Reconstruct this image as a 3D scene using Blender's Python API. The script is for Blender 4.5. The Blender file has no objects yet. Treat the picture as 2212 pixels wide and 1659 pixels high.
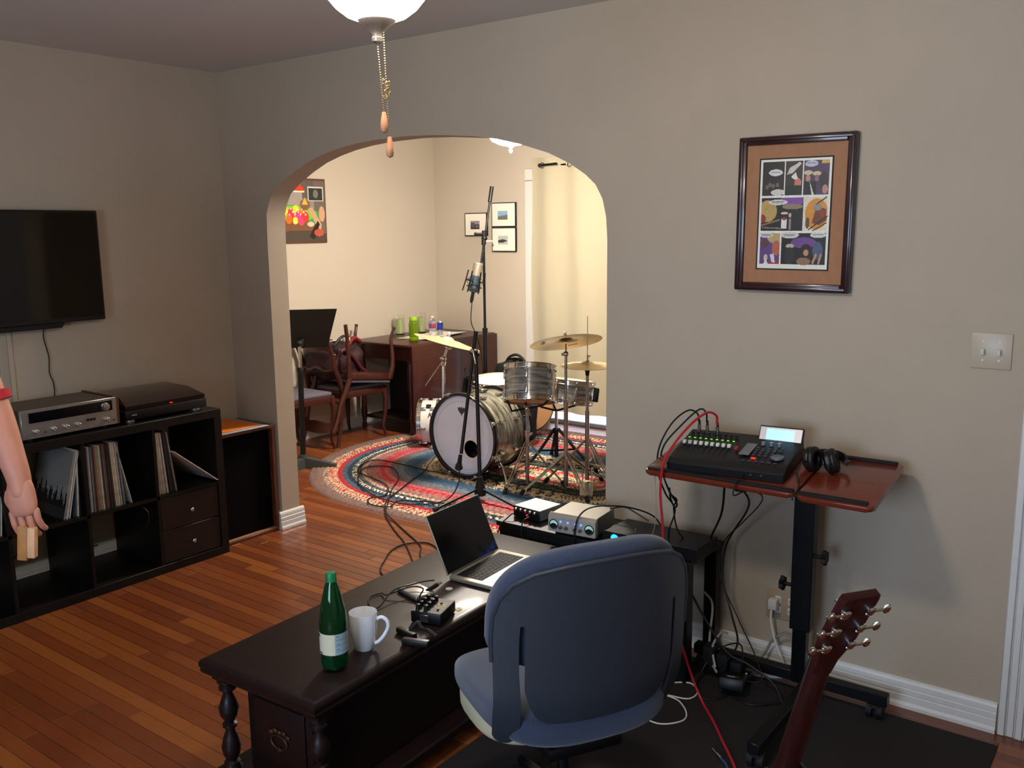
import bpy, bmesh, math, random
import numpy as np
from mathutils import Vector, Matrix

random.seed(7)
PI = math.pi
SC = bpy.context.scene
COL = SC.collection

# ------------------------------------------------------------------ camera
CAM_Z = 1.68
YAW, PITCH, ROLL, FPX = 0.64337, 0.16783, -0.011187, 1959.2
_f = Vector((-math.sin(YAW) * math.cos(PITCH), math.cos(YAW) * math.cos(PITCH), -math.sin(PITCH)))
_r = Vector((math.cos(YAW), math.sin(YAW), 0))
_u = _r.cross(_f)
_r2 = _r * math.cos(ROLL) + _u * math.sin(ROLL)
_u2 = -_r * math.sin(ROLL) + _u * math.cos(ROLL)
cam = bpy.data.cameras.new('camera')
cam.sensor_width = 36
cam.sensor_fit = 'HORIZONTAL'
cam.lens = FPX / 2212 * 36
cam.clip_start = 0.02
camo = bpy.data.objects.new('camera', cam)
COL.objects.link(camo)
camo.matrix_world = Matrix.Translation((0, 0, CAM_Z)) @ Matrix((_r2, _u2, -_f)).transposed().to_4x4()
SC.camera = camo

# ------------------------------------------------------------------ world, lights, exposure
wd = bpy.data.worlds.new('world')
SC.world = wd
wd.use_nodes = True
wd.node_tree.nodes['Background'].inputs[0].default_value = (0.62, 0.78, 1.0, 1)
wd.node_tree.nodes['Background'].inputs[1].default_value = 3.0
SC.view_settings.view_transform = 'Standard'
SC.view_settings.look = 'None'
SC.view_settings.gamma = 1
SC.view_settings.use_curve_mapping = False
SC.view_settings.exposure = 0.0


def area_light(name, loc, rot, sx, sy, power, color):
    l = bpy.data.lights.new(name, 'AREA')
    l.shape = 'RECTANGLE'
    l.size, l.size_y = sx, sy
    l.energy = power
    l.color = color
    o = bpy.data.objects.new(name, l)
    COL.objects.link(o)
    o.location = loc
    o.rotation_euler = rot
    return o


MAIN_LAMP = 96.0      # emission of the glass bowls
FAR_LAMP = 350.0
# daylight through the window in the wall behind the camera
area_light('window_daylight', (-0.9, -1.52, 1.35), (-PI / 2, 0, PI), 1.5, 1.2, 70, (0.54, 0.72, 1.0))


# ------------------------------------------------------------------ helpers
def lin(c):
    if isinstance(c, str):
        c = c.lstrip('#')
        c = tuple(int(c[i:i + 2], 16) / 255 for i in (0, 2, 4))
    return tuple((v / 12.92 if v <= 0.04045 else ((v + 0.055) / 1.055) ** 2.4) for v in c)


MATS = {}


def mat(name, col='#808080', rough=0.5, metal=0.0, noise=None, bump=None, emit=None, trans=0.0, ior=1.45, coat=0.0,
        attr=None, alpha=1.0, spec=0.5, sheen=0.0, stretch=(1, 1, 1), col2=None):
    """procedural principled material; noise=(scale, amount) varies the colour, bump=(scale, strength)"""
    if name in MATS:
        return MATS[name]
    m = bpy.data.materials.new(name)
    m.use_nodes = True
    nt = m.node_tree
    n, l = nt.nodes, nt.links
    b = n['Principled BSDF']
    c = (*lin(col), 1)
    b.inputs['Base Color'].default_value = c
    b.inputs['Roughness'].default_value = rough
    b.inputs['Metallic'].default_value = metal
    b.inputs['IOR'].default_value = ior
    b.inputs['Transmission Weight'].default_value = trans
    b.inputs['Coat Weight'].default_value = coat
    b.inputs['Coat Roughness'].default_value = 0.1
    b.inputs['Specular IOR Level'].default_value = spec
    b.inputs['Alpha'].default_value = alpha
    b.inputs['Sheen Weight'].default_value = sheen
    tc = n.new('ShaderNodeTexCoord')
    mp = n.new('ShaderNodeMapping')
    mp.inputs['Scale'].default_value = stretch
    l.new(tc.outputs['Object'], mp.inputs['Vector'])
    if attr:
        a = n.new('ShaderNodeAttribute')
        a.attribute_name = attr
        l.new(a.outputs['Color'], b.inputs['Base Color'])
    if noise or col2:
        ns = n.new('ShaderNodeTexNoise')
        ns.inputs['Scale'].default_value = (noise or (5, 1))[0]
        ns.inputs['Detail'].default_value = 5
        l.new(mp.outputs[0], ns.inputs['Vector'])
        mx = n.new('ShaderNodeMix')
        mx.data_type = 'RGBA'
        amt = (noise or (5, .2))[1]
        c2 = (*lin(col2), 1) if col2 else tuple(min(1, v * (1 + amt)) for v in c[:3]) + (1,)
        c1 = c if col2 else tuple(v * (1 - amt) for v in c[:3]) + (1,)
        rp = n.new('ShaderNodeMapRange')
        rp.inputs['From Min'].default_value = .3
        rp.inputs['From Max'].default_value = .7
        l.new(ns.outputs['Fac'], rp.inputs['Value'])
        l.new(rp.outputs[0], mx.inputs[0])
        if attr:
            mul = mx
            mul.blend_type = 'MULTIPLY'
            mx.inputs[7].default_value = (1 - amt, 1 - amt, 1 - amt, 1)
            l.new(a.outputs['Color'], mx.inputs[6])
        else:
            mx.inputs[6].default_value = c1
            mx.inputs[7].default_value = c2
        l.new(mx.outputs[2], b.inputs['Base Color'])
    if bump:
        nb = n.new('ShaderNodeTexNoise')
        nb.inputs['Scale'].default_value = bump[0]
        nb.inputs['Detail'].default_value = 4
        l.new(mp.outputs[0], nb.inputs['Vector'])
        bp = n.new('ShaderNodeBump')
        bp.inputs['Strength'].default_value = bump[1]
        bp.inputs['Distance'].default_value = 0.003
        l.new(nb.outputs['Fac'], bp.inputs['Height'])
        l.new(bp.outputs[0], b.inputs['Normal'])
    if emit:
        b.inputs['Emission Color'].default_value = (*lin(emit[0]), 1)
        b.inputs['Emission Strength'].default_value = emit[1]
    MATS[name] = m
    return m


class MB:
    """collects shapes into one bmesh"""

    def __init__(s, M=None):
        s.bm = bmesh.new()
        s.M = M or Matrix()
        s.cl = None

    def raw(s, vs, fs, col=None):
        bv = [s.bm.verts.new(s.M @ Vector(v)) for v in vs]
        out = []
        for f in fs:
            try:
                out.append(s.bm.faces.new([bv[i] for i in f]))
            except ValueError:
                pass
        if col is not None:
            if s.cl is None:
                s.cl = s.bm.loops.layers.float_color.new('paint')
            c = (*lin(col), 1) if isinstance(col, str) else (*col, 1)
            for f in out:
                for lp in f.loops:
                    lp[s.cl] = c
        return s

    def merge(s, b2):
        me = bpy.data.meshes.new('tmp')
        b2.to_mesh(me)
        b2.free()
        me.transform(s.M)
        s.bm.from_mesh(me)
        bpy.data.meshes.remove(me)
        return s

    def box(s, x0, x1, y0, y1, z0, z1, bev=0, seg=2, col=None):
        v = [(x, y, z) for x in (x0, x1) for y in (y0, y1) for z in (z0, z1)]
        f = [(0, 1, 3, 2), (4, 6, 7, 5), (0, 4, 5, 1), (2, 3, 7, 6), (0, 2, 6, 4), (1, 5, 7, 3)]
        if not bev:
            return s.raw(v, f, col)
        b2 = bmesh.new()
        bv = [b2.verts.new(p) for p in v]
        for q in f:
            b2.faces.new([bv[i] for i in q])
        bmesh.ops.bevel(b2, geom=b2.edges[:] , offset=bev, segments=seg, affect='EDGES', profile=.5)
        return s.merge(b2)

    def prism(s, poly, z0, z1, bev=0, seg=2):
        """extrude a 2D polygon in local XY from z0 to z1"""
        n = len(poly)
        v = [(p[0], p[1], z0) for p in poly] + [(p[0], p[1], z1) for p in poly]
        f = [tuple(range(n))[::-1], tuple(range(n, 2 * n))] + [(i, (i + 1) % n, n + (i + 1) % n, n + i) for i in range(n)]
        if not bev:
            return s.raw(v, f)
        b2 = bmesh.new()
        bv = [b2.verts.new(p) for p in v]
        fc = [b2.faces.new([bv[i] for i in q]) for q in f]
        ed = [e for e in b2.edges if any(q in e.link_faces for q in fc[:2])]
        bmesh.ops.bevel(b2, geom=ed, offset=bev, segments=seg, affect='EDGES', profile=.5)
        return s.merge(b2)

    def lathe(s, prof, n=24, M=None):
        M0 = s.M
        if M is not None:
            s.M = M0 @ M
        vs, fs = [], []
        for r, z in prof:
            for i in range(n):
                a = 2 * PI * i / n
                vs.append((max(r, 1e-5) * math.cos(a), max(r, 1e-5) * math.sin(a), z))
        for j in range(len(prof) - 1):
            for i in range(n):
                k = (i + 1) % n
                fs.append((j * n + i, j * n + k, (j + 1) * n + k, (j + 1) * n + i))
        if prof[0][0] > 1e-4:
            pass
        s.raw(vs, fs)
        s.M = M0
        return s

    def tube(s, pts, r, n=8, closed=False, cap=True):
        pts = [Vector(p) for p in pts]
        m = len(pts)
        rs = r if isinstance(r, (list, tuple)) else [r] * m
        t0 = (pts[1] - pts[0]).normalized()
        a = Vector((0, 0, 1)) if abs(t0.z) < .9 else Vector((1, 0, 0))
        nx = t0.cross(a).normalized()
        vs, fs = [], []
        for i in range(m):
            if closed:
                t = pts[(i + 1) % m] - pts[i - 1]
            else:
                t = pts[min(i + 1, m - 1)] - pts[max(i - 1, 0)]
            t.normalize()
            nx = (nx - t * nx.dot(t))
            nx = nx.normalized() if nx.length > 1e-6 else t.orthogonal().normalized()
            ny = t.cross(nx)
            for k in range(n):
                q = 2 * PI * k / n
                vs.append(pts[i] + (nx * math.cos(q) + ny * math.sin(q)) * rs[i])
        for i in range(m if closed else m - 1):
            j = (i + 1) % m
            for k in range(n):
                q = (k + 1) % n
                fs.append((i * n + k, i * n + q, j * n + q, j * n + k))
        if cap and not closed:
            fs.append(tuple(range(n))[::-1])
            fs.append(tuple((m - 1) * n + k for k in range(n)))
        return s.raw(vs, fs)

    def cyl(s, p0, p1, r, r1=None, n=16):
        return s.tube([p0, p1], [r, r1 if r1 is not None else r], n)

    def ring(s, c, R, r, n=32, m=8, axis='z', sx=1, sy=1):
        pts = []
        for i in range(n):
            a = 2 * PI * i / n
            u, v = R * math.cos(a) * sx, R * math.sin(a) * sy
            pts.append(Vector(c) + Vector({'z': (u, v, 0), 'y': (u, 0, v), 'x': (0, u, v)}[axis]))
        return s.tube(pts, r, m, closed=True)

    def ball(s, c, r, n=12, sx=1, sy=1, sz=1):
        prof = [(math.sin(PI * i / n) * r, -math.cos(PI * i / n) * r) for i in range(n + 1)]
        return s.lathe(prof, n * 2, Matrix.Translation(c) @ Matrix.Diagonal((sx, sy, sz, 1)))

    def grid(s, fn, nu, nv, thick=0, closeu=False):
        vs = [fn(u / nu, v / nv) for v in range(nv + 1) for u in range(nu + 1)]
        fs = [(v * (nu + 1) + u, v * (nu + 1) + u + 1, (v + 1) * (nu + 1) + u + 1, (v + 1) * (nu + 1) + u)
              for v in range(nv) for u in range(nu)]
        if not thick:
            return s.raw(vs, fs)
        b2 = bmesh.new()
        bv = [b2.verts.new(p) for p in vs]
        for q in fs:
            b2.faces.new([bv[i] for i in q])
        b2.normal_update()
        bmesh.ops.solidify(b2, geom=b2.faces[:], thickness=thick)
        return s.merge(b2)

    def build(s, name, material, parent=None, world=False, angle=38, flat=False):
        bm = s.bm
        bmesh.ops.remove_doubles(bm, verts=bm.verts, dist=2e-5)
        bmesh.ops.recalc_face_normals(bm, faces=bm.faces)
        if world and parent is not None:
            p = parent
            M = Matrix()
            while p is not None:
                M = p.matrix_basis @ M
                p = p.parent
            bm.transform(M.inverted())
        me = bpy.data.meshes.new(name)
        bm.to_mesh(me)
        bm.free()
        me.materials.append(material)
        if not flat:
            me.polygons.foreach_set('use_smooth', [True] * len(me.polygons))
            me.set_sharp_from_angle(angle=math.radians(angle))
        o = bpy.data.objects.new(name, me)
        COL.objects.link(o)
        if parent is not None:
            o.parent = parent
        return o


def T(x, y, z):
    return Matrix.Translation((x, y, z))


def Rz(a):
    return Matrix.Rotation(a, 4, 'Z')


def Rx(a):
    return Matrix.Rotation(a, 4, 'X')


def Ry(a):
    return Matrix.Rotation(a, 4, 'Y')


def thing(name, label, cat, loc=(0, 0, 0), rotz=0, group=None, M=None):
    o = bpy.data.objects.new(name, None)
    o.empty_display_size = .05
    COL.objects.link(o)
    if M is not None:
        o.matrix_basis = M
    else:
        o.location = loc
        o.rotation_euler = (0, 0, rotz)
        o.matrix_basis = Matrix.Translation(loc) @ Rz(rotz)
    tag(o, label, cat, group)
    return o


def tag(o, label, cat, group=None, kind=None):
    o['label'] = label
    o['category'] = cat
    if group:
        o['group'] = group
    if kind:
        o['kind'] = kind
    return o


def struct(o):
    o['kind'] = 'structure'
    return o


def copy_tree(o, parent=None):
    c = o.copy()
    COL.objects.link(c)
    c.parent = parent
    for ch in list(o.children):
        copy_tree(ch, c)
    return c


def spline(pts, k=6):
    P = [Vector(p) for p in pts]
    P = [P[0] * 2 - P[1]] + P + [P[-1] * 2 - P[-2]]
    out = []
    for i in range(1, len(P) - 2):
        for j in range(k):
            t = j / k
            a, b, c, d = P[i - 1], P[i], P[i + 1], P[i + 2]
            out.append(.5 * ((2 * b) + (c - a) * t + (2 * a - 5 * b + 4 * c - d) * t * t + (3 * b - a - 3 * c + d) * t ** 3))
    out.append(P[-2])
    return out


def cable(name, label, pts, r, m, group=None, k=7, cat='cable'):
    mb = MB()
    mb.tube(spline(pts, k), r, 6)
    o = mb.build(name, m)
    return tag(o, label, cat, group)


# painter for flat print: a grid of vertices carrying a 'paint' colour
class Paint:
    def __init__(s, w, h, col):
        s.w, s.h = w, h
        s.a = np.zeros((h, w, 3), dtype=np.float32)
        s.a[:] = lin(col)
        yy, xx = np.mgrid[0:h, 0:w]
        s.x, s.y = (xx + .5) / w, (yy + .5) / h      # y down

    def rect(s, x0, y0, x1, y1, col):
        m = (s.x >= x0) & (s.x <= x1) & (s.y >= y0) & (s.y <= y1)
        s.a[m] = lin(col)
        return s

    def ell(s, cx, cy, rx, ry, col, clip=None, rot=0):
        dx, dy = s.x - cx, s.y - cy
        if rot:
            dx, dy = dx * math.cos(rot) + dy * math.sin(rot), -dx * math.sin(rot) + dy * math.cos(rot)
        m = (dx / rx) ** 2 + (dy / ry) ** 2 <= 1
        if clip:
            m &= (s.x >= clip[0]) & (s.x <= clip[2]) & (s.y >= clip[1]) & (s.y <= clip[3])
        s.a[m] = lin(col)
        return s

    def poly(s, pts, col):
        m = np.zeros(s.x.shape, bool)
        n = len(pts)
        for i in range(n):
            x1, y1 = pts[i]
            x2, y2 = pts[(i + 1) % n]
            if y1 == y2:
                continue
            c = ((s.y > min(y1, y2)) & (s.y <= max(y1, y2)) & (s.x < (s.y - y1) * (x2 - x1) / (y2 - y1) + x1))
            m ^= c
        s.a[m] = lin(col)
        return s

    def line(s, x0, y0, x1, y1, wd, col):
        dx, dy = x1 - x0, y1 - y0
        t = np.clip(((s.x - x0) * dx + (s.y - y0) * dy) / (dx * dx + dy * dy + 1e-9), 0, 1)
        m = (s.x - x0 - t * dx) ** 2 + (s.y - y0 - t * dy) ** 2 < wd * wd
        s.a[m] = lin(col)
        return s

    def speckle(s, x0, y0, x1, y1, amt, seed=1):
        rs = np.random.RandomState(seed)
        k = rs.rand(*s.x.shape) * amt + (1 - amt / 2)
        m = (s.x >= x0) & (s.x <= x1) & (s.y >= y0) & (s.y <= y1)
        s.a[m] *= k[m][:, None]
        return s

    def mesh(s, name, origin, ux, uy, material, parent=None, world=True, off=None):
        """origin = top left corner, ux/uy = vectors along width and down the height"""
        h, w = s.h, s.w
        O, U, V = Vector(origin), Vector(ux), Vector(uy)
        if parent is not None and world:
            M = parent.matrix_basis.inverted()
            if parent.parent is not None:
                M = (parent.parent.matrix_basis @ parent.matrix_basis).inverted()
            O, U, V = M @ O, M.to_3x3() @ U, M.to_3x3() @ V
        U_, V_, O_ = np.array(U), np.array(V), np.array(O)
        gx, gy = np.meshgrid(np.linspace(0, 1, w + 1), np.linspace(0, 1, h + 1))
        co = O_ + gx[..., None] * U_ + gy[..., None] * V_
        if off is not None:
            co = off(gx, gy, co)
        idx = np.arange((w + 1) * (h + 1)).reshape(h + 1, w + 1)
        fc = np.stack([idx[:-1, :-1], idx[1:, :-1], idx[1:, 1:], idx[:-1, 1:]], -1).reshape(-1, 4)
        me = bpy.data.meshes.new(name)
        me.from_pydata(co.reshape(-1, 3).tolist(), [], fc.tolist())
        at = me.attributes.new('paint', 'FLOAT_COLOR', 'CORNER')
        c = np.concatenate([s.a.reshape(-1, 3), np.ones((h * w, 1))], 1).astype(np.float32)
        at.data.foreach_set('color', np.repeat(c, 4, axis=0).ravel())
        me.materials.append(material)
        o = bpy.data.objects.new(name, me)
        COL.objects.link(o)
        if parent is not None:
            o.parent = parent
        return o


# ------------------------------------------------------------------ materials
M_WALL = mat('greige_wall_paint', '#b3a48f', .75, noise=(3, .03), bump=(180, .25))
M_CEIL = mat('ceiling_paint', '#ccc9c2', .85, bump=(150, .2))
M_FARWALL = mat('cream_grey_wall_paint', '#c4b9a8', .8, bump=(180, .15))
M_TRIM = mat('white_gloss_trim_paint', '#d8d6d0', .35, noise=(40, .03))
M_BLACK = mat('black_plastic', '#0d0d0e', .38, bump=(300, .1))
M_BLACKM = mat('black_powder_coated_steel', '#0b0b0d', .42, metal=.2)
M_RUBBER = mat('black_rubber', '#0a0a0b', .7)
M_CHROME = mat('chrome', '#c9c9c7', .16, metal=1.0, noise=(40, .06))
M_CHROMEW = mat('worn_chrome', '#a9a49c', .28, metal=1.0, noise=(60, .18))
M_BBROWN = mat('black_brown_laminate', '#120e0c', .45, spec=.35, noise=(30, .2), stretch=(1, 8, 1))
M_MAHOG = mat('mahogany_red_brown', '#3a150f', .35, noise=(14, .3), stretch=(6, 1, 6), coat=.15)
M_CHAIRW = mat('chair_mahogany', '#421d14', .38, noise=(14, .3), stretch=(4, 4, 1), coat=.1)
M_DARKW = mat('very_dark_cherry_wood', '#190c0a', .42, noise=(12, .3), stretch=(6, 1, 6), coat=.04, spec=.35, bump=(90, .05))
M_WALNUT = mat('walnut_veneer', '#5d3320', .4, noise=(14, .3), stretch=(1, 6, 1))
M_SILVER = mat('brushed_aluminium', '#b6b5b1', .32, metal=.85, noise=(80, .05))
M_PAPER = mat('white_paper', '#e9e6dc', .7)
M_WHITEP = mat('white_plastic', '#d9d6cc', .4)
M_PAINT = mat('flat_print', attr='paint', rough=.45)
M_GLASSPRINT = mat('print_under_glass', attr='paint', rough=.08, spec=.35)
M_CABLE = mat('black_cable_rubber', '#0b0a0a', .5)
M_CLEAR = mat('clear_glass', '#ffffff', .03, trans=1.0, ior=1.45)
M_SCREEN = mat('glossy_black_screen', '#040405', .07, spec=.5)
# ================================================================== room shell
WL = -4.438      # left wall of the front room
WA = 3.219       # front face of the arch wall
WB = 3.345       # back face of the arch wall
FL = -5.76       # left wall of the back room
FB = 6.50        # end wall of the back room
H = 2.557
XR, YR = 1.25, -1.60


def wallbox(name, x0, x1, y0, y1, z0, z1, m):
    return struct(MB().box(x0, x1, y0, y1, z0, z1).build(name, m))


floor = struct(MB().box(-5.9, 1.4, -1.75, 6.62, -.12, -.006).build('floor', mat('floor_gap_dark', '#1a0c06', .8)))
struct(MB().box(-5.9, 1.4, -1.75, 6.62, H, H + .1).build('ceiling', M_CEIL))
wallbox('wall_left', WL - .12, WL, YR, WA, 0, H, M_WALL)
wallbox('wall_right', XR, XR + .12, YR, 6.62, 0, H, M_WALL)
# wall behind the camera with a window opening
mb = MB()
mb.box(WL - .12, -1.7, YR - .12, YR, 0, H).box(-.1, XR + .12, YR - .12, YR, 0, H)
mb.box(-1.7, -.1, YR - .12, YR, 0, .7).box(-1.7, -.1, YR - .12, YR, 2.05, H)
struct(mb.build('wall_back', M_WALL))
mb = MB()
for a, b, c, d in ((-1.7, -1.64, .7, 2.05), (-.16, -.1, .7, 2.05), (-1.7, -.1, .7, .76), (-1.7, -.1, 1.99, 2.05), (-1.7, -.1, 1.35, 1.39)):
    mb.box(a, b, YR - .1, YR - .05, c, d)
struct(mb.build('window_1', M_TRIM))
wallbox('wall_far_left', FL - .12, FL, WB, 6.62, 0, H, M_FARWALL)
# far end wall with the window behind the curtain
WX0, WX1 = -4.55, -2.35
mb = MB()
mb.box(FL - .12, WX0, FB, FB + .12, 0, H).box(WX1, XR + .12, FB, FB + .12, 0, H)
mb.box(WX0, WX1, FB, FB + .12, 2.1, H)
struct(mb.build('wall_far_end', M_FARWALL))

# arch wall: polygon with the arch cut out
ARCH = [(-4.072, 0), (-4.072, 1.62), (-4.070, 1.70), (-4.067, 1.784), (-4.041, 1.844), (-4.01, 1.890), (-3.912, 1.952), (-3.81, 2.0), (-3.71, 2.040),
        (-3.60, 2.070), (-3.487, 2.092), (-3.36, 2.108), (-3.233, 2.117), (-3.017, 2.121), (-2.834, 2.113), (-2.623, 2.094),
        (-2.495, 2.075), (-2.337, 2.037), (-2.21, 1.998), (-2.105, 1.950), (-2.03, 1.904), (-1.979, 1.86), (-1.945, 1.80), (-1.928, 1.729),
        (-1.922, 1.64), (-1.922, 0)]


def arch_wall():
    x0, x1 = FL - .12, XR + .12
    b = bmesh.new()
    n = len(ARCH)
    for y, flip in ((WA, False), (WB, True)):
        lo = [b.verts.new((x, y, z)) for x, z in ARCH]
        hi = [b.verts.new((x, y, H)) for x, z in ARCH]
        for i in range(n - 1):
            if abs(ARCH[i][0] - ARCH[i + 1][0]) > 1e-6:
                b.faces.new([lo[i], lo[i + 1], hi[i + 1], hi[i]])
            else:
                pass
        for xa, side in ((x0, 0), (x1, -1)):
            v = [b.verts.new((xa, y, 0)), b.verts.new((xa, y, H))]
            if side == 0:
                b.faces.new([v[0]] + lo[:4] + [hi[3]] + [hi[0]] + [v[1]] if False else [v[0], lo[0], lo[1], v[1]])
                b.faces.new([lo[1], hi[1], v[1]])
            else:
                b.faces.new([lo[-1], v[0], v[1], lo[-2]])
                b.faces.new([lo[-2], v[1], hi[-2]])
    ob = MB()
    # reveal of the opening
    for i in range(n - 1):
        (xa, za), (xb, zb) = ARCH[i], ARCH[i + 1]
        q = [b.verts.new(p) for p in ((xa, WA, za), (xb, WA, zb), (xb, WB, zb), (xa, WB, za))]
        b.faces.new(q)
    bmesh.ops.remove_doubles(b, verts=b.verts, dist=1e-5)
    ob.merge(b)
    return ob


struct(arch_wall().build('wall_front', M_WALL, angle=30))

# ---- plank floor, boards run along X
PW = 0.0572
planks = []
rs = random.Random(11)


def proj(x, y, z):
    d = Vector((x, y, z - CAM_Z))
    w = d.dot(_f)
    if w < .2:
        return None
    return (1106 + FPX * d.dot(_r2) / w, 829.5 - FPX * d.dot(_u2) / w, w)


def hidden(x, y):
    if -1.8 < x < -.37 and 1.0 < y < 3.11:
        return True
    if x < -3.98 and y < 2.82:
        return True
    if x > -1.95 and y > WA or y > 6.5:
        return True
    if x < -4.07 and 3.2 < y < 4.0 or x < -4.44 and y < 3.3 or x < -5.76:
        return True
    dx, dy = max(0, abs(x + 3.62) - .45), y - 5.0
    return dx * dx + dy * dy < 1.1


y = YR
while y < FB:
    x = -5.76 - rs.random() * .5
    while x < XR:
        L = rs.choice((.35, .5, .7, .9, 1.1, 1.4, 1.8))
        x1 = x + L
        tone = rs.random()
        tone = .5 + (tone - .55) * .75
        if rs.random() < .12:
            tone = .85 + .15 * rs.random()
        vis = 0
        for k in range(7):
            px = x + L * (k + .5) / 7
            if hidden(px, y + PW / 2):
                continue
            p = proj(px, y + PW / 2, 0)
            if p and 0 <= p[0] <= 2212 and 0 <= p[1] <= 1659:
                vis += FPX * FPX * CAM_Z * PW * L / 7 / p[2] ** 3
        planks.append((vis, max(x, -5.78), min(x1, XR), y, tone))
        x = x1
    y += PW
planks.sort(key=lambda q: -q[0])
M_PLANK = mat('oiled_oak_planks', attr='paint', rough=.3, noise=(9, .25), stretch=(1, 14, 1), bump=(60, .06), coat=.2)


def plank_mesh(mb, x0, x1, y0, tone):
    g = .0006
    a, b, c, d = x0 + g, x1 - g, y0 + g, y0 + PW - g
    e = .0012
    vs = [(a, c, -.02), (b, c, -.02), (b, d, -.02), (a, d, -.02), (a, c, -e), (b, c, -e), (b, d, -e), (a, d, -e),
          (a + e, c + e, 0), (b - e, c + e, 0), (b - e, d - e, 0), (a + e, d - e, 0)]
    fs = [(0, 1, 5, 4), (1, 2, 6, 5), (2, 3, 7, 6), (3, 0, 4, 7), (4, 5, 9, 8), (5, 6, 10, 9), (6, 7, 11, 10), (7, 4, 8, 11), (8, 9, 10, 11)]
    lo, mi, hi = lin('#6a351b'), lin('#7e401f'), lin('#985728')
    t = tone * 2
    c = tuple((lo[i] * (1 - t) + mi[i] * t) if t < 1 else (mi[i] * (2 - t) + hi[i] * (t - 1)) for i in range(3))
    mb.raw(vs, fs, c)


field = MB()
for i, (v, x0, x1, yy, tone) in enumerate(planks):
    if x1 - x0 < .01:
        continue
    if i < 298 and v > 0:
        m1 = MB()
        plank_mesh(m1, x0, x1, yy, tone)
        m1.build('plank', M_PLANK, floor, flat=True)
    else:
        plank_mesh(field, x0, x1, yy, tone)
o = field.build('plank_field', M_PLANK, floor, flat=True)
o['kind'] = 'stuff'

# ---- baseboards: profile (depth from wall, height)
BBP = [(0, 0), (.024, 0), (.024, .012), (.018, .022), (.017, .045), (.014, .048), (.016, .051), (.016, .068), (.013, .071), (.014, .074), (.013, .090), (.009, .098), (.0, .102)]


def bb(name, segs):
    """segs: list of ((x0,y0),(x1,y1), normal)"""
    mb = MB()
    for (a, b, nrm) in segs:
        n = len(BBP)
        vs = [(p[0] + nrm[0] * d, p[1] + nrm[1] * d, z) for p in (a, b) for d, z in BBP]
        fs = [(i, i + 1, n + i + 1, n + i) for i in range(n - 1)] + [tuple(range(n)), tuple(range(n, 2 * n))]
        mb.raw(vs, fs)
    return struct(mb.build(name, M_TRIM, angle=20))


bb('baseboard_front', [((-1.922, WA), (-.395, WA), (0, -1)), ((-1.922 - .0, WA - .024), (-1.922, WB + .024), (-1, 0)), ((-1.922, WB), (1.2, WB), (0, 1)),
                       ((WL, WA), (-4.072, WA), (0, -1)), ((-4.072, WA - .024), (-4.072, WB + .024), (1, 0)), ((FL, WB), (-4.072, WB), (0, 1))])
bb('baseboard_left', [((WL, YR), (WL, WA), (1, 0))])
bb('baseboard_far_left', [((FL, WB), (FL, FB), (1, 0))])
bb('baseboard_far_end', [((FL, FB), (-4.56, FB), (0, -1)), ((-2.34, FB), (XR, FB), (0, -1))])

# door casing and closed door on the right of the arch wall
dr = MB().box(-.389, -.311, WA - .014, WA, 0, 2.1)
for q in range(3):
    dr.box(-.39 + q * .026, -.39 + (q + 1) * .026 - .003, WA - .022 + .004 * (q == 1), WA, 0, 2.1, .003, 1)
dr.box(.42, .50, WA - .02, WA, 0, 2.1).box(-.39, .5, WA - .022, WA, 2.1, 2.18)
struct(dr.build('trim_1', M_TRIM))
dr = MB().box(-.312, .42, WA - .012, WA - .002, .01, 2.1)
for zz in (.2, 1.1):
    for xx in (-.22, .1):
        dr.box(xx, xx + .24, WA - .018, WA - .012, zz, zz + .75, .004, 1)
door = struct(dr.build('door_1', M_TRIM))
hd = MB().cyl((.36, WA - .06, .95), (.36, WA - .012, .95), .012).ball((.36, WA - .07, .95), .028).build('door_handle', M_CHROME, door)
# cable raceway below the television, white casing beside the curtain
struct(MB().box(WL, WL + .012, 1.965, 1.985, .1, 1.3, .002, 1).build('trim_2', M_WALL))
struct(MB().box(-4.70, -4.60, FB - .02, FB, .10, 2.098, .004, 1).box(-4.70, -2.2, FB - .02, FB, 2.1, 2.2, .004, 1).build('trim_3', M_TRIM))
w2 = MB()
for a, b, c, d in ((WX0, WX0 + .05, .0, 2.1), (WX1 - .05, WX1, .0, 2.1), (WX0, WX1, .0, .03), (WX0, WX1, 2.05, 2.1), (WX0, WX1, 1.2, 1.24), (-3.47, -3.43, .0, 2.1)):
    w2.box(a, b, FB + .03, FB + .08, c, d)
w2 = struct(w2.build('window_2', M_TRIM))
MB().box(WX0, WX1, FB + .05, FB + .056, .02, 2.08).build('pane', M_CLEAR, w2)

# ================================================================== ceiling fan with lit bowl
FX, FY = -1.33, 1.345
fan = thing('ceiling_fan', 'ceiling fan light with glowing glass bowl and two pull chains', 'ceiling fan', (FX, FY, H))
M_PEWTER = mat('pewter_fan_metal', '#8a7f74', .45, metal=.7)
M_BOWL = mat('glowing_frosted_glass', '#fff4e2', .4, emit=('#fff5ea', MAIN_LAMP))
fz = lambda z: z - H
MB().lathe([(0, fz(H)), (.07, fz(H)), (.07, fz(2.53)), (.03, fz(2.50)), (0, fz(2.50))]).build('canopy', M_PEWTER, fan)
MB().cyl((0, 0, fz(2.50)), (0, 0, fz(2.44)), .012).build('downrod', M_PEWTER, fan)
MB().lathe([(0, fz(2.45)), (.09, fz(2.45)), (.135, fz(2.42)), (.14, fz(2.36)), (.10, fz(2.33)), (.05, fz(2.31)), (.05, fz(2.262)), (.062, fz(2.258)), (.062, fz(2.248)), (0, fz(2.248))], 40).build('motor_housing', M_PEWTER, fan)
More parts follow.
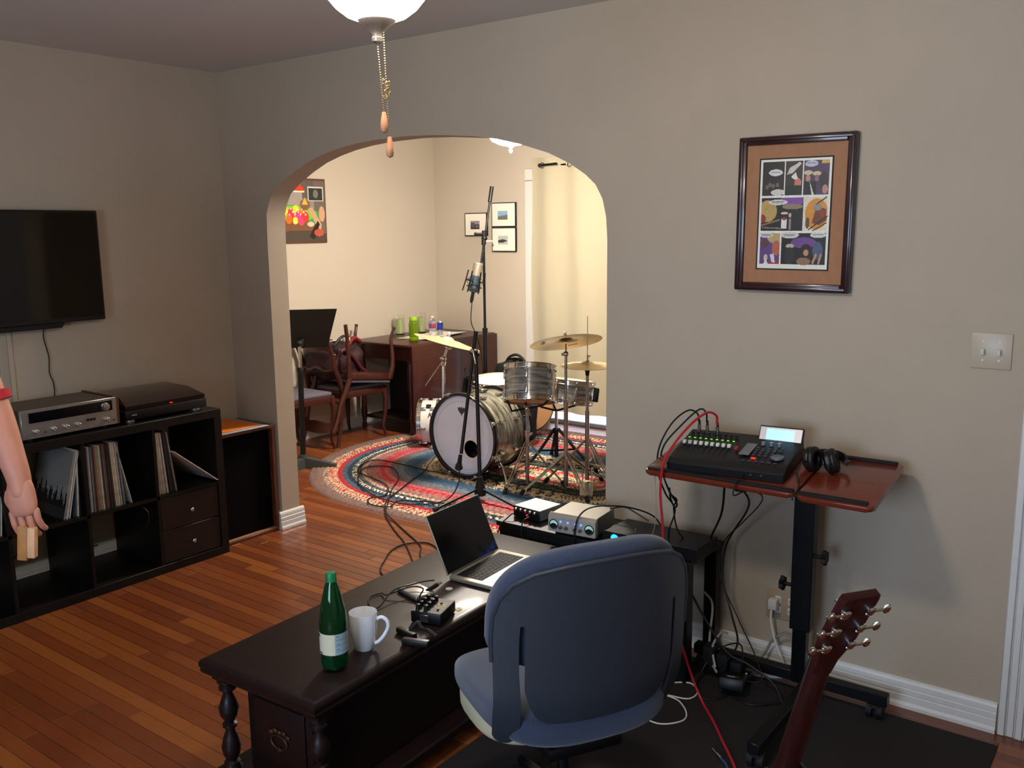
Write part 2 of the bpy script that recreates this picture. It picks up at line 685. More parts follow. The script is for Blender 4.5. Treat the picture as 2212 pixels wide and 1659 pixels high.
for k in range(5):
    a = 2 * PI * k / 5 + .95
    m1 = MB(Rz(a) @ T(0, 0, fz(2.40)) @ Rx(.2))
    m1.prism([(.2, -.05), (.52, -.06), (.55, -.04), (.55, .04), (.52, .06), (.2, .05)], -.003, .003)
    m1.box(.12, .24, -.015, .015, -.006, 0)
    m1.build('blade', M_WALNUT, fan)
MB().lathe([(.036, fz(2.088)), (.060, fz(2.097)), (.080, fz(2.112)), (.096, fz(2.131)), (.112, fz(2.155)), (.121, fz(2.178)), (.121, fz(2.196)), (.112, fz(2.218)), (.092, fz(2.238)), (.064, fz(2.250))], 40).build('glass_bowl', M_BOWL, fan)
MB().lathe([(.0, fz(2.100)), (.037, fz(2.098)), (.0385, fz(2.090)), (.036, fz(2.086)), (.024, fz(2.078)), (.016, fz(2.070)), (.010, fz(2.064)), (.009, fz(2.058)), (.0115, fz(2.056)), (.010, fz(2.049)), (.004, fz(2.045)), (0, fz(2.043))], 32).build('finial', M_PEWTER, fan)
M_BRASS = mat('brass_bead_chain', '#cdb27c', .25, metal=1)
M_PENDW = mat('wooden_pull_drop', '#b07a55', .45, noise=(20, .15))
RV = Vector((.8, .6, 0))
for (dx0, dx1, z0, z1, zp, knot) in ((0.000, .008, 2.044, 1.914, 1.898, 0), (.012, .0175, 2.066, 1.868, 1.850, 1)):
    mb = MB()
    nb = int((z0 - z1) / .0048)
    for i in range(nb):
        t = i / nb
        p = RV * (dx0 + (dx1 - dx0) * t)
        mb.ball((p.x, p.y, fz(z0 + (z1 - z0) * t)), .0017, 4)
    if knot:
        rr = random.Random(4)
        for i in range(26):
            p = RV * (.014 + rr.uniform(-.006, .006))
            mb.ball((p.x, p.y + rr.uniform(-.004, .004), fz(1.978 - i * .0015)), .0022, 4)
    ch = mb.build('pull_chain', M_BRASS, fan)
    p = RV * dx1
    prof = [(0, .018), (.004, .017), (.0055, .008), (.0075, -.004), (.0078, -.014), (.006, -.021), (0, -.024)]
    MB(T(p.x, p.y, fz(zp))).lathe(prof, 16).build('wooden_drop', M_PENDW, ch)

# light in the back room
LX, LY = -3.64, 4.87
lamp2 = thing('ceiling_light', 'glowing bowl ceiling light with white finial seen under the arch', 'ceiling light', (LX, LY, H))
M_BOWL2 = mat('glowing_frosted_glass_far', '#fff4e2', .4, emit=('#fff4e6', FAR_LAMP))
MB().lathe([(0, 0), (.075, 0), (.075, -.02), (.03, -.04), (.015, -.05), (.015, -.19), (.12, -.205), (.125, -.22), (0, -.22)], 32).build('mount', M_PEWTER, lamp2)
MB().lathe([(.02, -.336), (.07, -.328), (.12, -.305), (.15, -.27), (.16, -.24), (.155, -.222)], 40).build('glass_bowl', M_BOWL2, lamp2)
MB().lathe([(0, -.332), (.026, -.334), (.02, -.342), (.008, -.35), (.006, -.354), (.0125, -.362), (.011, -.374), (.003, -.384), (0, -.386)], 20).build('finial', M_WHITEP, lamp2)
# ================================================================== left wall: television, shelf, hi-fi, speaker
tv = thing('television', 'flat black television mounted on the left wall', 'television', (WL, 1.95, 1.26))
MB().box(-4.41, -4.372, 1.47, 2.427, 1.262, 1.799, .004, 1).build('casing', M_BLACK, tv, world=True)
MB().box(-4.373, -4.3715, 1.482, 2.415, 1.285, 1.787).build('screen', M_SCREEN, tv, world=True)
MB().prism([(1.68, 1.262), (2.222, 1.262), (2.205, 1.238), (1.70, 1.238)], 0, .04).build('speaker_bar', M_BLACK, tv)
tv.children[-1].matrix_basis = Matrix(((0, 0, 1, .02), (1, 0, 0, -1.95), (0, 1, 0, -1.26), (0, 0, 0, 1)))
MB().box(-4.436, -4.41, 1.8, 2.1, 1.4, 1.65).build('wall_bracket', M_BLACKM, tv, world=True)
cable('hanging_cable', 'thin black cord hanging from the television to the shelf', [(-4.42, 2.136, 1.25), (-4.425, 2.134, 1.19), (-4.425, 2.150, 1.10), (-4.425, 2.146, 1.02), (-4.425, 2.162, .95), (-4.425, 2.15, .80)], .0028, M_CABLE)

SX0, SX1 = -4.42, -4.0
SY0, SY1 = 1.31, 2.80
shelf = thing('cube_shelf', 'low black-brown cube shelf with records under the television', 'shelf', ((SX0 + SX1) / 2, (SY0 + SY1) / 2, 0))
MB().box(SX0, SX1, SY0, SY1, .74, .782, .001, 1).build('top_board', M_BBROWN, shelf, world=True)
MB().box(SX0, SX1, SY0, SY1, 0, .042, .001, 1).build('bottom_board', M_BBROWN, shelf, world=True)
MB().box(SX0, SX1, SY0, SY0 + .042, .042, .74).build('side_panel', M_BBROWN, shelf, world=True)
MB().box(SX0, SX1, SY1 - .042, SY1, .042, .74).build('side_panel', M_BBROWN, shelf, world=True)
DIV = [1.6955, 2.0505, 2.4055]
for d in DIV:
    MB().box(SX0, SX1 - .003, d, d + .016, .042, .74).build('divider', M_BBROWN, shelf, world=True)
MB().box(SX0, SX1 - .003, SY0 + .042, SY1 - .042, .383, .399).build('middle_shelf', M_BBROWN, shelf, world=True)
for z0, z1, kz in ((.046, .212, .127), (.215, .380, .293)):
    dw = MB().box(SX1 - .40, SX1 - .006, 2.425, 2.755, z0, z1, .002, 1).build('drawer', mat('drawer_front_dark_brown', '#1d1512', .4, noise=(20, .15)), shelf, world=True)
    mb = MB()
    mb.M = T(SX1 - .006, 2.588, kz) @ Ry(PI / 2)
    mb.lathe([(.004, 0), (.004, .010), (.009, .014), (.010, .019), (.006, .023), (0, .024)], 16)
    mb.build('knob', M_CHROME, dw, world=True)
for z in (.3, .2):
    pass
cable('trailing_cable', 'black cord trailing behind the second open cube of the shelf', [(-4.41, 1.72, .16), (-4.40, 1.80, .19), (-4.40, 1.86, .14), (-4.41, 1.92, .2), (-4.41, 2.0, .3)], .003, M_CABLE)
cable('trailing_cable', 'thin black cord arching low behind the third open cube of the shelf', [(-4.41, 2.08, .11), (-4.40, 2.15, .16), (-4.40, 2.22, .12), (-4.41, 2.3, .10)], .0025, M_CABLE)
cable('loose_cable', 'short black wire curling out of the third shelf cube', [(-4.02, 2.33, .37), (-3.99, 2.345, .34), (-3.99, 2.34, .29), (-4.01, 2.325, .26)], .0022, M_CABLE)

# ---- records
SLV = ['#b9b0a2', '#8d8172', '#5c5148', '#c8c0b2', '#3a322e', '#7b5a4c', '#a79a8a', '#6b6f78', '#4b3a34', '#d2cbbf', '#84503f', '#9c8d60', '#564a60', '#2b2624', '#c4b48e']
sl_mats = [mat('sleeve_card_%s' % c[1:], c, .6, noise=(25, .25)) for c in SLV]
rr = random.Random(3)
S = .312


ORD = ['first', 'second', 'third', 'fourth', 'fifth', 'sixth', 'seventh', 'eighth', 'ninth', 'tenth', 'eleventh', 'twelfth', 'thirteenth', 'fourteenth', 'fifteenth', 'sixteenth', 'seventeenth', 'eighteenth', 'nineteenth', 'twentieth', 'twenty-first', 'twenty-second', 'twenty-third', 'twenty-fourth', 'twenty-fifth', 'twenty-sixth']


def record(y, ang, label, group=None, m=None, th=.0042, x=None, z0=.399, dxr=True):
    """a sleeve standing on its lower edge at y (front view), leaning by ang from upright towards +Y"""
    x = (-4.03 if x is None else x) + (rr.uniform(-.008, .008) if dxr else 0)
    M = T(x, y, z0) @ Rx(-ang)
    mb = MB()
    mb.box(-S, 0, -th / 2, th / 2, 0, S, .0006, 1)
    o = mb.build('record', m or rr.choice(sl_mats))
    o.matrix_basis = M
    tag(o, label, 'record', group)
    return o


# third cube: a tight upright row, the last ones leaning
y = 2.074
n3 = 26
for i in range(n3):
    th = rr.choice((.0038, .0045, .0055, .0065))
    ang = .01 - .06 * i / n3
    record(y + th / 2, ang, 'thin record sleeve, %s from the left in the tight row of the third cube' % ORD[i], 'records in the third shelf cube', th=th)
    y += th + .0015
record(2.262, -.15, 'dark record sleeve leaning slightly left against the right end of the third cube row', m=sl_mats[13], th=.006)
record(2.288, -.20, 'black record sleeve with pale worn edge leaning last in the third cube', m=sl_mats[3], th=.0035)
# fourth cube
y = 2.430
for i in range(14):
    th = rr.choice((.0045, .0055, .0065))
    record(y + th / 2, -.02 - .10 * i / 14, 'worn record sleeve, %s from the left in the short row of the rightmost cube' % ORD[i], 'records in the rightmost shelf cube', th=th)
    y += th + .0022
record(2.748, -.88, 'pale record sleeve leaning far over to the right in the rightmost cube', m=sl_mats[9], th=.004, x=-3.985, z0=.412, dxr=False)
# second cube: sleeves leaning right, cover art facing the camera
rc = record(1.955, .245, 'leaning record sleeve with grey cover of dark treetops facing the room', m=sl_mats[6], th=.005, x=-4.03)
pt = Paint(56, 56, '#8d8a82')
for i in range(56):
    t = i / 56
    hgt = .42 + .08 * math.sin(t * 40) + .06 * math.sin(t * 93 + 1) - .12 * t
    pt.rect(t, 1 - hgt, t + 1 / 56, 1, '#1d1b19')
pt.rect(0, .84, 1, 1, '#35302b').speckle(0, .5, 1, 1, .7)
pm = pt.mesh('cover_art', (-S, -.0027, S), (S, 0, 0), (0, 0, -S), M_PAINT, rc, world=False)
record(1.968, .23, 'white edged record sleeve leaning right after the grey treetop cover', m=sl_mats[9], th=.004)
record(1.982, .22, 'second white edged record sleeve in the leaning group of the second cube', m=mat('bright_white_sleeve', '#dfd9cb', .5), th=.005)
record(2.008, .12, 'teal edged record sleeve between the leaning pair and the divider', m=mat('teal_sleeve', '#2f4a50', .5), th=.005)
record(2.022, .06, 'pale grey record sleeve nearly upright beside the second divider', m=sl_mats[3], th=.006)
record(2.036, .02, 'black record sleeve pressed against the second divider', m=sl_mats[13], th=.006)
# first cube
y = 1.640
for i in range(7):
    record(y, .10, 'dark leaning record sleeve, %s from the left in the group behind the hand' % ORD[i], 'records in the first shelf cube', m=sl_mats[(4, 13, 7, 2, 6, 8, 3)[i]], th=.0055)
    y += .0068

# ---- stereo receiver
rcv = thing('stereo_receiver', 'vintage silver faced stereo receiver on the shelf top', 'receiver', (-4.18, 2.035, .782))
RY0, RY1, RZ0, RZ1 = 1.812, 2.262, .796, .924
MB().box(-4.335, -4.042, RY0 + .006, RY1 - .012, RZ0, RZ1 - .004, .002, 1).build('case', mat('dark_vinyl_top', '#3b3228', .5, noise=(60, .2)), rcv, world=True)
MB().box(-4.05, -4.034, RY0, RY1 - .008, RZ0, RZ1, .0015, 1).build('faceplate', M_SILVER, rcv, world=True)
MB().box(-4.345, -4.034, RY1 - .009, RY1 + .004, RZ0, RZ1 + .002, .001, 1).build('wood_side', M_WALNUT, rcv, world=True)
dial = MB().box(-4.036, -4.032, 1.846, 2.232, .866, .912).build('dial_window', mat('dark_dial_glass', '#050505', .12), rcv, world=True)


def kn(yy, zz, r, l=.018, name='knob', par=rcv, x=-4.034, m=None):
    mb = MB(T(x, yy, zz) @ Ry(PI / 2))
    mb.lathe([(0, 0), (r * 1.12, 0), (r * 1.12, .003), (r, .004), (r * .94, l), (r * .8, l + .001), (0, l)], 24)
    return mb.build(name, m or M_SILVER, par, world=True)


kn(2.196, .887, .0165, .016, x=-4.032)
for yy in (1.872, 1.949, 2.006, 2.062, 2.200):
    kn(yy, .826, .0085)
for yy in (2.108, 2.124, 2.140):
    MB().box(-4.034, -4.029, yy - .005, yy + .005, .833, .843).build('button', M_BLACK, rcv, world=True)
for yy in (1.912, 2.236):
    MB().cyl((-4.034, yy, .818), (-4.031, yy, .818), .003).build('jack_socket', M_BLACK, rcv, world=True)
for xx in (-4.3, -4.07):
    for yy in (1.86, 2.21):
        MB().cyl((xx, yy, .782), (xx, yy, .797), .014).build('foot', M_RUBBER, rcv, world=True)

# ---- turntable
tt = thing('turntable', 'black turntable with smoked dust cover and small red light', 'turntable', (-4.2, 2.52, .782))
MB().box(-4.385, -4.03, 2.293, 2.742, .798, .846, .006, 2).build('plinth', M_BLACK, tt, world=True)
cv = MB()
cv.M = Matrix(((0, 0, 1, 0), (1, 0, 0, 0), (0, 1, 0, 0), (0, 0, 0, 1)))    # prism in (y,z), extruded along x
M_SMOKE = mat('smoked_acrylic_cover', '#1d1211', .06, coat=.5)
mb = MB()
b, t = .848, .903
o4 = [(-4.035, 2.300), (-4.035, 2.735), (-4.38, 2.735), (-4.38, 2.300)]
top4 = [(-4.135, 2.325), (-4.135, 2.705), (-4.365, 2.72), (-4.365, 2.315)]
vs = [(x, yy, b) for x, yy in o4] + [(x, yy, b + .018) for x, yy in o4] + [(x, yy, t) for x, yy in top4]
mb.raw(vs, [(0, 1, 5, 4), (1, 2, 6, 5), (2, 3, 7, 6), (3, 0, 4, 7), (4, 5, 9, 8), (5, 6, 10, 9), (6, 7, 11, 10), (7, 4, 8, 11), (8, 9, 10, 11)])
mb.build('dust_cover', M_SMOKE, tt, world=True)
MB().box(-4.0355, -4.031, 2.534, 2.548, .850, .8535).build('indicator_light', mat('red_led', '#ff2010', .4, emit=('#ff2010', 2.5)), tt, world=True)
MB().box(-4.031, -4.0295, 2.325, 2.352, .820, .825).build('badge', mat('grey_badge', '#8d8d8d', .4), tt, world=True)
for xx in (-4.07, -4.34):
    for yy in (2.335, 2.695):
        MB().lathe([(0, .782), (.022, .782), (.024, .790), (.022, .798), (0, .798)], 20, T(xx, yy, 0)).build('foot', M_SILVER, tt, world=True)

# ---- loudspeaker cabinet in the corner
SPX = -4.074
spk = thing('speaker_cabinet', 'wood framed black loudspeaker cabinet in the corner by the arch', 'speaker', (-4.24, 3.02, 0))
y0, y1 = 2.828, 3.192
MB().box(-4.395, SPX, y0, y1, .600, .618, .001, 1).build('top_panel', M_WALNUT, spk, world=True)
MB().box(-4.395, SPX, y0, y1, 0, .016, .001, 1).build('bottom_panel', M_WALNUT, spk, world=True)
for a in (y0, y1 - .016):
    MB().box(-4.395, SPX, a, a + .016, .016, .600).build('side_panel', M_WALNUT, spk, world=True)
MB().box(-4.39, SPX - .03, y0 + .016, y1 - .016, .016, .600).build('grille', mat('black_grille_cloth', '#060505', .95, spec=.1, bump=(900, .4)), spk, world=True)
MB().box(SPX - .03, SPX - .001, y0 + .016, y1 - .016, .016, .022).build('ledge', mat('pale_ledge_wood', '#9a6b4c', .5), spk, world=True)
o = MB().box(-.16, .158, -.157, .157, 0, .004, .001, 1).build('record_sleeve', mat('grey_card_sleeve', '#9aa3ae', .5))
o.matrix_basis = T(-4.225, 2.998, .618) @ Rz(-.02)
tag(o, 'pale grey record sleeve lying under the orange one on the speaker', 'record')
o = MB().box(-.165, .135, -.157, .150, 0, .004, .001, 1).build('record_sleeve', mat('orange_card', '#e87a12', .45, noise=(6, .05)))
o.matrix_basis = T(-4.235, 2.980, .6225) @ Rz(.03)
tag(o, 'bright orange record sleeve lying on top of the corner speaker', 'record')

# ================================================================== pictures, switch, outlet on the arch wall
def paint_comic():
    p = Paint(128, 192, '#e6e2d6')
    K = '#16130f'
    # panels: row 1
    p.rect(.03, .02, .34, .33, '#2a241f').rect(.36, .02, .60, .33, '#3a3029').rect(.62, .02, .97, .33, '#4a3550')
    p.ell(.22, .12, .10, .03, '#d8d6cf').ell(.26, .30, .10, .028, '#cfccc2', (.03, .02, .34, .33))
    for q in ((.10, .25), (.14, .23), (.19, .24), (.25, .23)):
        p.ell(*q, .025, .02, '#6b5d50')
    p.poly([(.38, .14), (.42, .08), (.56, .03), (.58, .05), (.46, .13)], '#c9c4b8').ell(.54, .22, .05, .045, '#c27760').poly([(.44, .16), (.5, .12), (.54, .18), (.49, .19)], '#e0dccf')
    p.rect(.36, .24, .60, .33, '#1c2a1c').ell(.72, .05, .09, .028, '#b9bcc4')
    p.ell(.68, .13, .06, .02, '#cbb98f').ell(.80, .14, .06, .02, '#cbb98f').ell(.68, .18, .035, .03, '#b9856c').ell(.80, .18, .03, .03, '#8b6a5d')
    p.rect(.63, .21, .80, .33, '#1d1a1a').poly([(.70, .2), (.74, .33), (.77, .33)], '#dad7cc').ell(.90, .20, .06, .08, '#30262a').rect(.86, .02, .97, .05, '#c9a43c').ell(.92, .28, .04, .04, '#b98170')
    # row 2
    p.rect(.03, .35, .63, .65, '#1e1916').ell(.12, .47, .14, .10, '#b79656', (.03, .35, .63, .65)).ell(.05, .54, .05, .04, '#8f2f22', (.03, .35, .63, .65))
    p.ell(.48, .37, .17, .06, '#7c4a96', (.03, .35, .63, .65)).ell(.48, .43, .15, .025, '#8b7a60', (.03, .35, .63, .65)).ell(.27, .39, .14, .025, '#cfcdc4')
    p.ell(.37, .49, .05, .012, '#cfc7b4').rect(.33, .54, .41, .63, '#e2ded4').ell(.37, .54, .03, .015, '#a02c24').rect(.44, .54, .47, .64, '#8a8378').ell(.45, .51, .02, .02, '#c9b690')
    p.line(.04, .60, .30, .55, .008, '#8a6b4c').line(.05, .62, .34, .63, .006, '#7d7468').rect(.64, .35, .97, .65, '#ddd2b4')
    p.ell(.82, .50, .16, .14, '#cf8a2c', (.65, .35, .97, .65)).poly([(.76, .58), (.82, .42), (.95, .46), (.96, .56), (.86, .6)], '#6f3a1e').line(.72, .64, .97, .52, .006, K).line(.78, .65, .96, .58, .005, K)
    p.ell(.83, .44, .06, .03, '#8f8a80').line(.82, .41, .95, .35, .007, '#3f3024').ell(.70, .58, .03, .05, '#5d4420').ell(.90, .49, .04, .03, '#8c3b28')
    # row 3
    p.rect(.03, .67, .32, .96, '#5d3f78').ell(.27, .72, .13, .05, '#b79d62', (.03, .67, .32, .96)).ell(.27, .81, .06, .07, '#b35f45', (.03, .67, .32, .96)).ell(.12, .69, .10, .025, '#cfcdc4')
    p.ell(.10, .77, .06, .04, '#5a3a38').rect(.18, .93, .32, .96, '#a02c24').poly([(.18, .87), (.24, .86), (.26, .95), (.21, .94)], '#cfcdc8').ell(.12, .90, .03, .03, '#c7b7a6').poly([(.09, .96), (.12, .91), (.16, .96)], '#e0ddd2')
    p.rect(.34, .67, .97, .96, '#15130f').ell(.66, .76, .18, .05, '#6c3f86').ell(.46, .69, .13, .03, '#cfcdc4').ell(.86, .69, .11, .025, '#cfcdc4')
    p.ell(.47, .79, .06, .02, '#b7ae94').ell(.47, .88, .07, .08, '#2a2620').ell(.70, .83, .08, .06, '#20140f').ell(.70, .85, .035, .03, '#b98b63').ell(.67, .93, .10, .035, '#8a6a48').ell(.86, .83, .07, .08, '#46566f').line(.80, .94, .84, .87, .014, '#b98b63').line(.88, .94, .91, .87, .014, '#b98b63')
    for (x0, y0, x1) in ((.15, .115, .28), (.16, .125, .27), (.18, .385, .36), (.18, .395, .34), (.05, .685, .18), (.06, .695, .19), (.37, .685, .54), (.38, .695, .52), (.79, .685, .93), (.66, .045, .78)):
        p.line(x0, y0, x1, y0, .0022, '#5a5750')
    p.speckle(.03, .02, .97, .96, .35, 5)
    return p


pic = thing('framed_comic_page', 'framed comic page in tan mat hanging on the right wall', 'picture', (-1.15, WA, 1.45))
# hung slightly turned
PM = T(-1.15, WA - .003, 1.725) @ Ry(.008)
M_FRAME = mat('dark_plum_wood_frame', '#30171a', .28, noise=(20, .25), coat=.4)
hw, hh, fw = .208, .272, .030
for (xa, xb, za, zb) in ((-hw, -hw + fw, -hh, hh), (hw - fw, hw, -hh, hh), (-hw + fw, hw - fw, -hh, -hh + fw), (-hw + fw, hw - fw, hh - fw, hh)):
    mb = MB(PM)
    mb.box(xa, xb, -.028, 0, za, zb, .005, 2)
    vert = (xb - xa) < (zb - za)
    if vert:
        s0 = xa + (.006 if xa < 0 else .012)
        mb.box(s0, s0 + .012, -.033, -.02, za + .006, zb - .006, .003, 2)
    else:
        s0 = za + (.006 if za < 0 else .012)
        mb.box(xa - .02, xb + .02, -.033, -.02, s0, s0 + .012, .003, 2)
    mb.build('frame_rail', M_FRAME, pic, world=True)
MB(PM).box(-hw + fw - .002, hw - fw + .002, -.016, -.010, -hh + fw - .002, hh - fw + .002).build('mat_board', mat('tan_mat_board', '#a27352', .8, noise=(40, .06)), pic, world=True)
MB(PM).box(-.1315, .1315, -.0168, -.012, -.196, .196).build('inner_mat', mat('dark_green_inner_mat', '#2b2a1f', .8), pic, world=True)
tl = PM @ Vector((-.126, -.0175, .191))
paint_comic().mesh('printed_page', tl, PM.to_3x3() @ Vector((.252, 0, 0)), PM.to_3x3() @ Vector((0, 0, -.382)), M_PAINT, pic)

sw = thing('light_switch', 'double toggle light switch plate on the right wall', 'light switch', (-.495, WA, 1.285))
MB().box(-.5555, -.4375, WA - .006, WA, 1.226, 1.340, .002, 2).build('plate', mat('ivory_switch_plate', '#b9ab93', .35), sw, world=True)
for xx in (-.520, -.473):
    MB(T(xx, WA - .006, 1.283) @ Rx(.35)).box(-.005, .005, -.014, .002, -.008, .008, .001, 1).build('toggle', M_WHITEP, sw, world=True)
    for dz in (.03, -.03):
        MB().cyl((xx, WA - .0075, 1.283 + dz), (xx, WA - .005, 1.283 + dz), .003).build('screw', M_WHITEP, sw, world=True)

ol = thing('wall_outlet', 'beige double wall outlet low behind the cart post', 'outlet', (-1.13, WA, .265))
MB().box(-1.200, -1.062, WA - .006, WA, .208, .322, .002, 2).build('plate', mat('ivory_outlet_plate', '#b09c83', .4), ol, world=True)
for xx in (-1.155, -1.105):
    for zz in (.245, .285):
        m1 = MB().box(xx - .012, xx + .012, WA - .009, WA - .004, zz - .014, zz + .014, .003, 2)
        s = m1.build('socket', M_WHITEP, ol, world=True)
        for dx in (-.005, .005):
            MB().box(xx + dx - .001, xx + dx + .001, WA - .0095, WA - .006, zz - .003, zz + .006).build('slot', M_BLACK, s, world=True)
pl = thing('power_plug', 'white angled power plug pushed into the beige outlet', 'plug', (-1.165, WA - .03, .27))
MB().box(-1.182, -1.148, WA - .045, WA - .009, .252, .292, .006, 2).build('plug_body', M_WHITEP, pl, world=True)
MB().tube(spline([(-1.168, WA - .035, .255), (-1.165, WA - .045, .21), (-1.14, WA - .055, .13), (-1.105, WA - .06, .06), (-1.09, WA - .09, .025), (-1.16, WA - .11, .02), (-1.2, WA - .10, .04)]), .0042, 8).build('cord', M_WHITEP, pl, world=True)
cable('grey_cable', 'thick grey cord looping against the baseboard under the outlet', [(-1.28, 3.12, .012), (-1.20, 3.17, .05), (-1.16, 3.18, .13), (-1.11, 3.185, .165), (-1.06, 3.18, .13), (-1.05, 3.165, .06), (-1.12, 3.13, .012), (-1.22, 3.09, .012)], .0048, mat('grey_cord', '#8f9186', .5))
# ================================================================== back room
# curtain on a rod with grommets
cur = thing('curtain', 'cream grommet curtain covering the window of the back room', 'curtain', (-3.4, 6.38, .1))
M_CUR = mat('cream_curtain_fabric', '#b3aa90', .85, bump=(400, .25), sheen=.2)


def curt(u, v):
    x = -4.565 + 2.6 * u
    z = .145 + 2.135 * v
    a = .010 + .006 * math.sin(7 * u + 1) + .008 * (1 - v)
    return (x + .01 * math.sin(9 * v + 20 * u), 6.38 + a * math.sin(u * 2 * PI * 8 + .7 + .5 * math.sin(2 * v)), z - .012 * math.sin(u * 9))


MB().grid(curt, 260, 24, .0025).build('panel', M_CUR, cur, world=True)
for i in range(10):
    x = -4.44 + .262 * i
    if i < 2:
        x = (-4.425, -4.162)[i]
    MB().ring((x, 6.352, 2.21), .021, .0045, 20, 6, 'y').build('grommet', M_CHROMEW, cur, world=True)
rod = thing('curtain_rod', 'dark metal curtain rod above the back room window', 'curtain rod', (-3.4, 6.40, 2.21))
MB().cyl((-4.43, 6.345, 2.21), (-4.27, 6.335, 2.216), .0095).cyl((-4.43, 6.40, 2.21), (-1.9, 6.40, 2.21), .009).build('pole', M_BLACKM, rod, world=True)
MB().ball((-4.445, 6.345, 2.21), .016, 8).build('finial', M_BLACKM, rod, world=True)
MB().cyl((-4.30, 6.40, 2.21), (-4.30, FB, 2.21), .007).cyl((-4.30, FB - .008, 2.21), (-4.30, FB, 2.21), .025).build('bracket', M_BLACKM, rod, world=True)

# poster on the left wall of the back room
ps = thing('poster', 'colourful framed print with red lampshade and flower garlands by the arch edge', 'picture', (FL, 4.78, 1.6))
MB().box(FL, FL + .015, 4.60, 5.150, 1.597, 2.107, .002, 1).build('frame', M_WALNUT, ps, world=True)
p = Paint(110, 80, '#8d8580')
p.rect(0, 0, 1, .3, '#5d5651').rect(0, .15, .55, .55, '#9b928d').rect(.78, 0, 1, 1, '#6b6059')
p.poly([(.38, .06), (.52, .06), (.62, .18), (.30, .18)], '#e03c22').rect(.33, .17, .60, .20, '#f4e3c8')
p.rect(.66, .10, .97, .34, '#c7c7c2').rect(.68, .12, .955, .32, '#2f302d').ell(.82, .22, .05, .07, '#6f706c')
p.ell(.38, .60, .52, .19, '#3f9a52').ell(.36, .55, .46, .13, '#7bbf3f').ell(.36, .78, .50, .14, '#7a4f35').ell(.5, .95, .6, .13, '#4a4039')
for (x, yy, r, c) in ((.12, .55, .07, '#d9352f'), (.22, .50, .06, '#f0c52c'), (.33, .56, .08, '#e2334a'), (.42, .48, .06, '#f2d531'), (.47, .60, .08, '#d63a8a'), (.55, .50, .06, '#ef7d2a'), (.60, .60, .07, '#e03434'), (.28, .64, .06, '#f06a2a'), (.52, .68, .05, '#e8456a'), (.40, .66, .05, '#f3e04a')):
    p.ell(x, yy, r, r * 1.2, c)
for i in range(14):
    p.ell(.15 + .035 * i, .52 + .05 * math.sin(i * 2.1), .012, .016, '#f6f0e2')
p.ell(.60, .40, .10, .09, '#7d5a44').poly([(.54, .40), (.60, .28), (.66, .40)], '#e0b13a').poly([(.66, .46), (.74, .44), (.92, .72), (.90, .84), (.80, .72)], '#c89a7c').ell(.93, .55, .06, .13, '#c89a7c')
p.poly([(.66, .92), (.84, .66), (.88, .72), (.76, .98)], '#26201c').ell(.86, .86, .10, .06, '#b8513f').ell(.70, .72, .07, .04, '#cfc2ae')
p.mesh('print', (FL + .0165, 4.615, 2.092), (0, .522, 0), (0, 0, -.48), M_GLASSPRINT, ps)

for k, (xa, zb, lab, sky, gnd) in enumerate(((-5.377, 1.633, 'small framed snapshot hanging alone on the left of the three', '#8b8b90', '#38353a'),
                                             (-5.067, 1.711, 'small framed blue landscape photo, upper of the stacked pair', '#8fb3c9', '#7a6a4a'),
                                             (-5.067, 1.494, 'small framed black and white landscape, lower of the stacked pair', '#b9bbbb', '#3a3b3a'))):
    w, hgt = (.256, .206) if k == 0 else (.268, .212)
    fr = thing('picture_frame', lab, 'picture', (xa + w / 2, FB, zb), group='small square frames on the end wall')
    MB().box(xa, xa + w, FB - .02, FB, zb, zb + hgt, .001, 1).build('frame', M_BLACK, fr, world=True)
    p = Paint(44, 36, '#f1ece0')
    cx, cy, rx, ry = .47, .53, .22, .19
    p.rect(cx - rx, cy - ry, cx + rx, cy + ry, sky)
    if k == 0:
        p.rect(cx - rx, cy - .02, cx + rx, cy + ry, gnd).rect(cx - .2, cy - .1, cx - .02, cy + .1, '#55535c').rect(cx + .02, cy + .02, cx + .16, cy + .12, '#77727c')
    elif k == 1:
        p.poly([(cx - rx, cy + .04), (cx + rx, cy - .04), (cx + rx, cy + ry), (cx - rx, cy + ry)], '#5a7f9a').poly([(cx - rx, cy + .1), (cx + rx, cy + .04), (cx + rx, cy + ry), (cx - rx, cy + ry)], gnd)
    else:
        p.poly([(cx - rx, cy), (cx, cy - .05), (cx + rx, cy + .03), (cx - .05, cy + .12), (cx - rx, cy + .1)], gnd).rect(cx - rx, cy + .12, cx + rx, cy + ry, '#d6d6d2').ell(cx + .12, cy + .15, .06, .025, '#555')if False else p.poly([(cx - rx, cy), (cx, cy - .05), (cx + rx, cy + .03), (cx - .05, cy + .12), (cx - rx, cy + .1)], gnd)
    p.mesh('print', (xa + .008, FB - .0205, zb + hgt - .008), (w - .016, 0, 0), (0, 0, -hgt + .016), M_GLASSPRINT, fr)

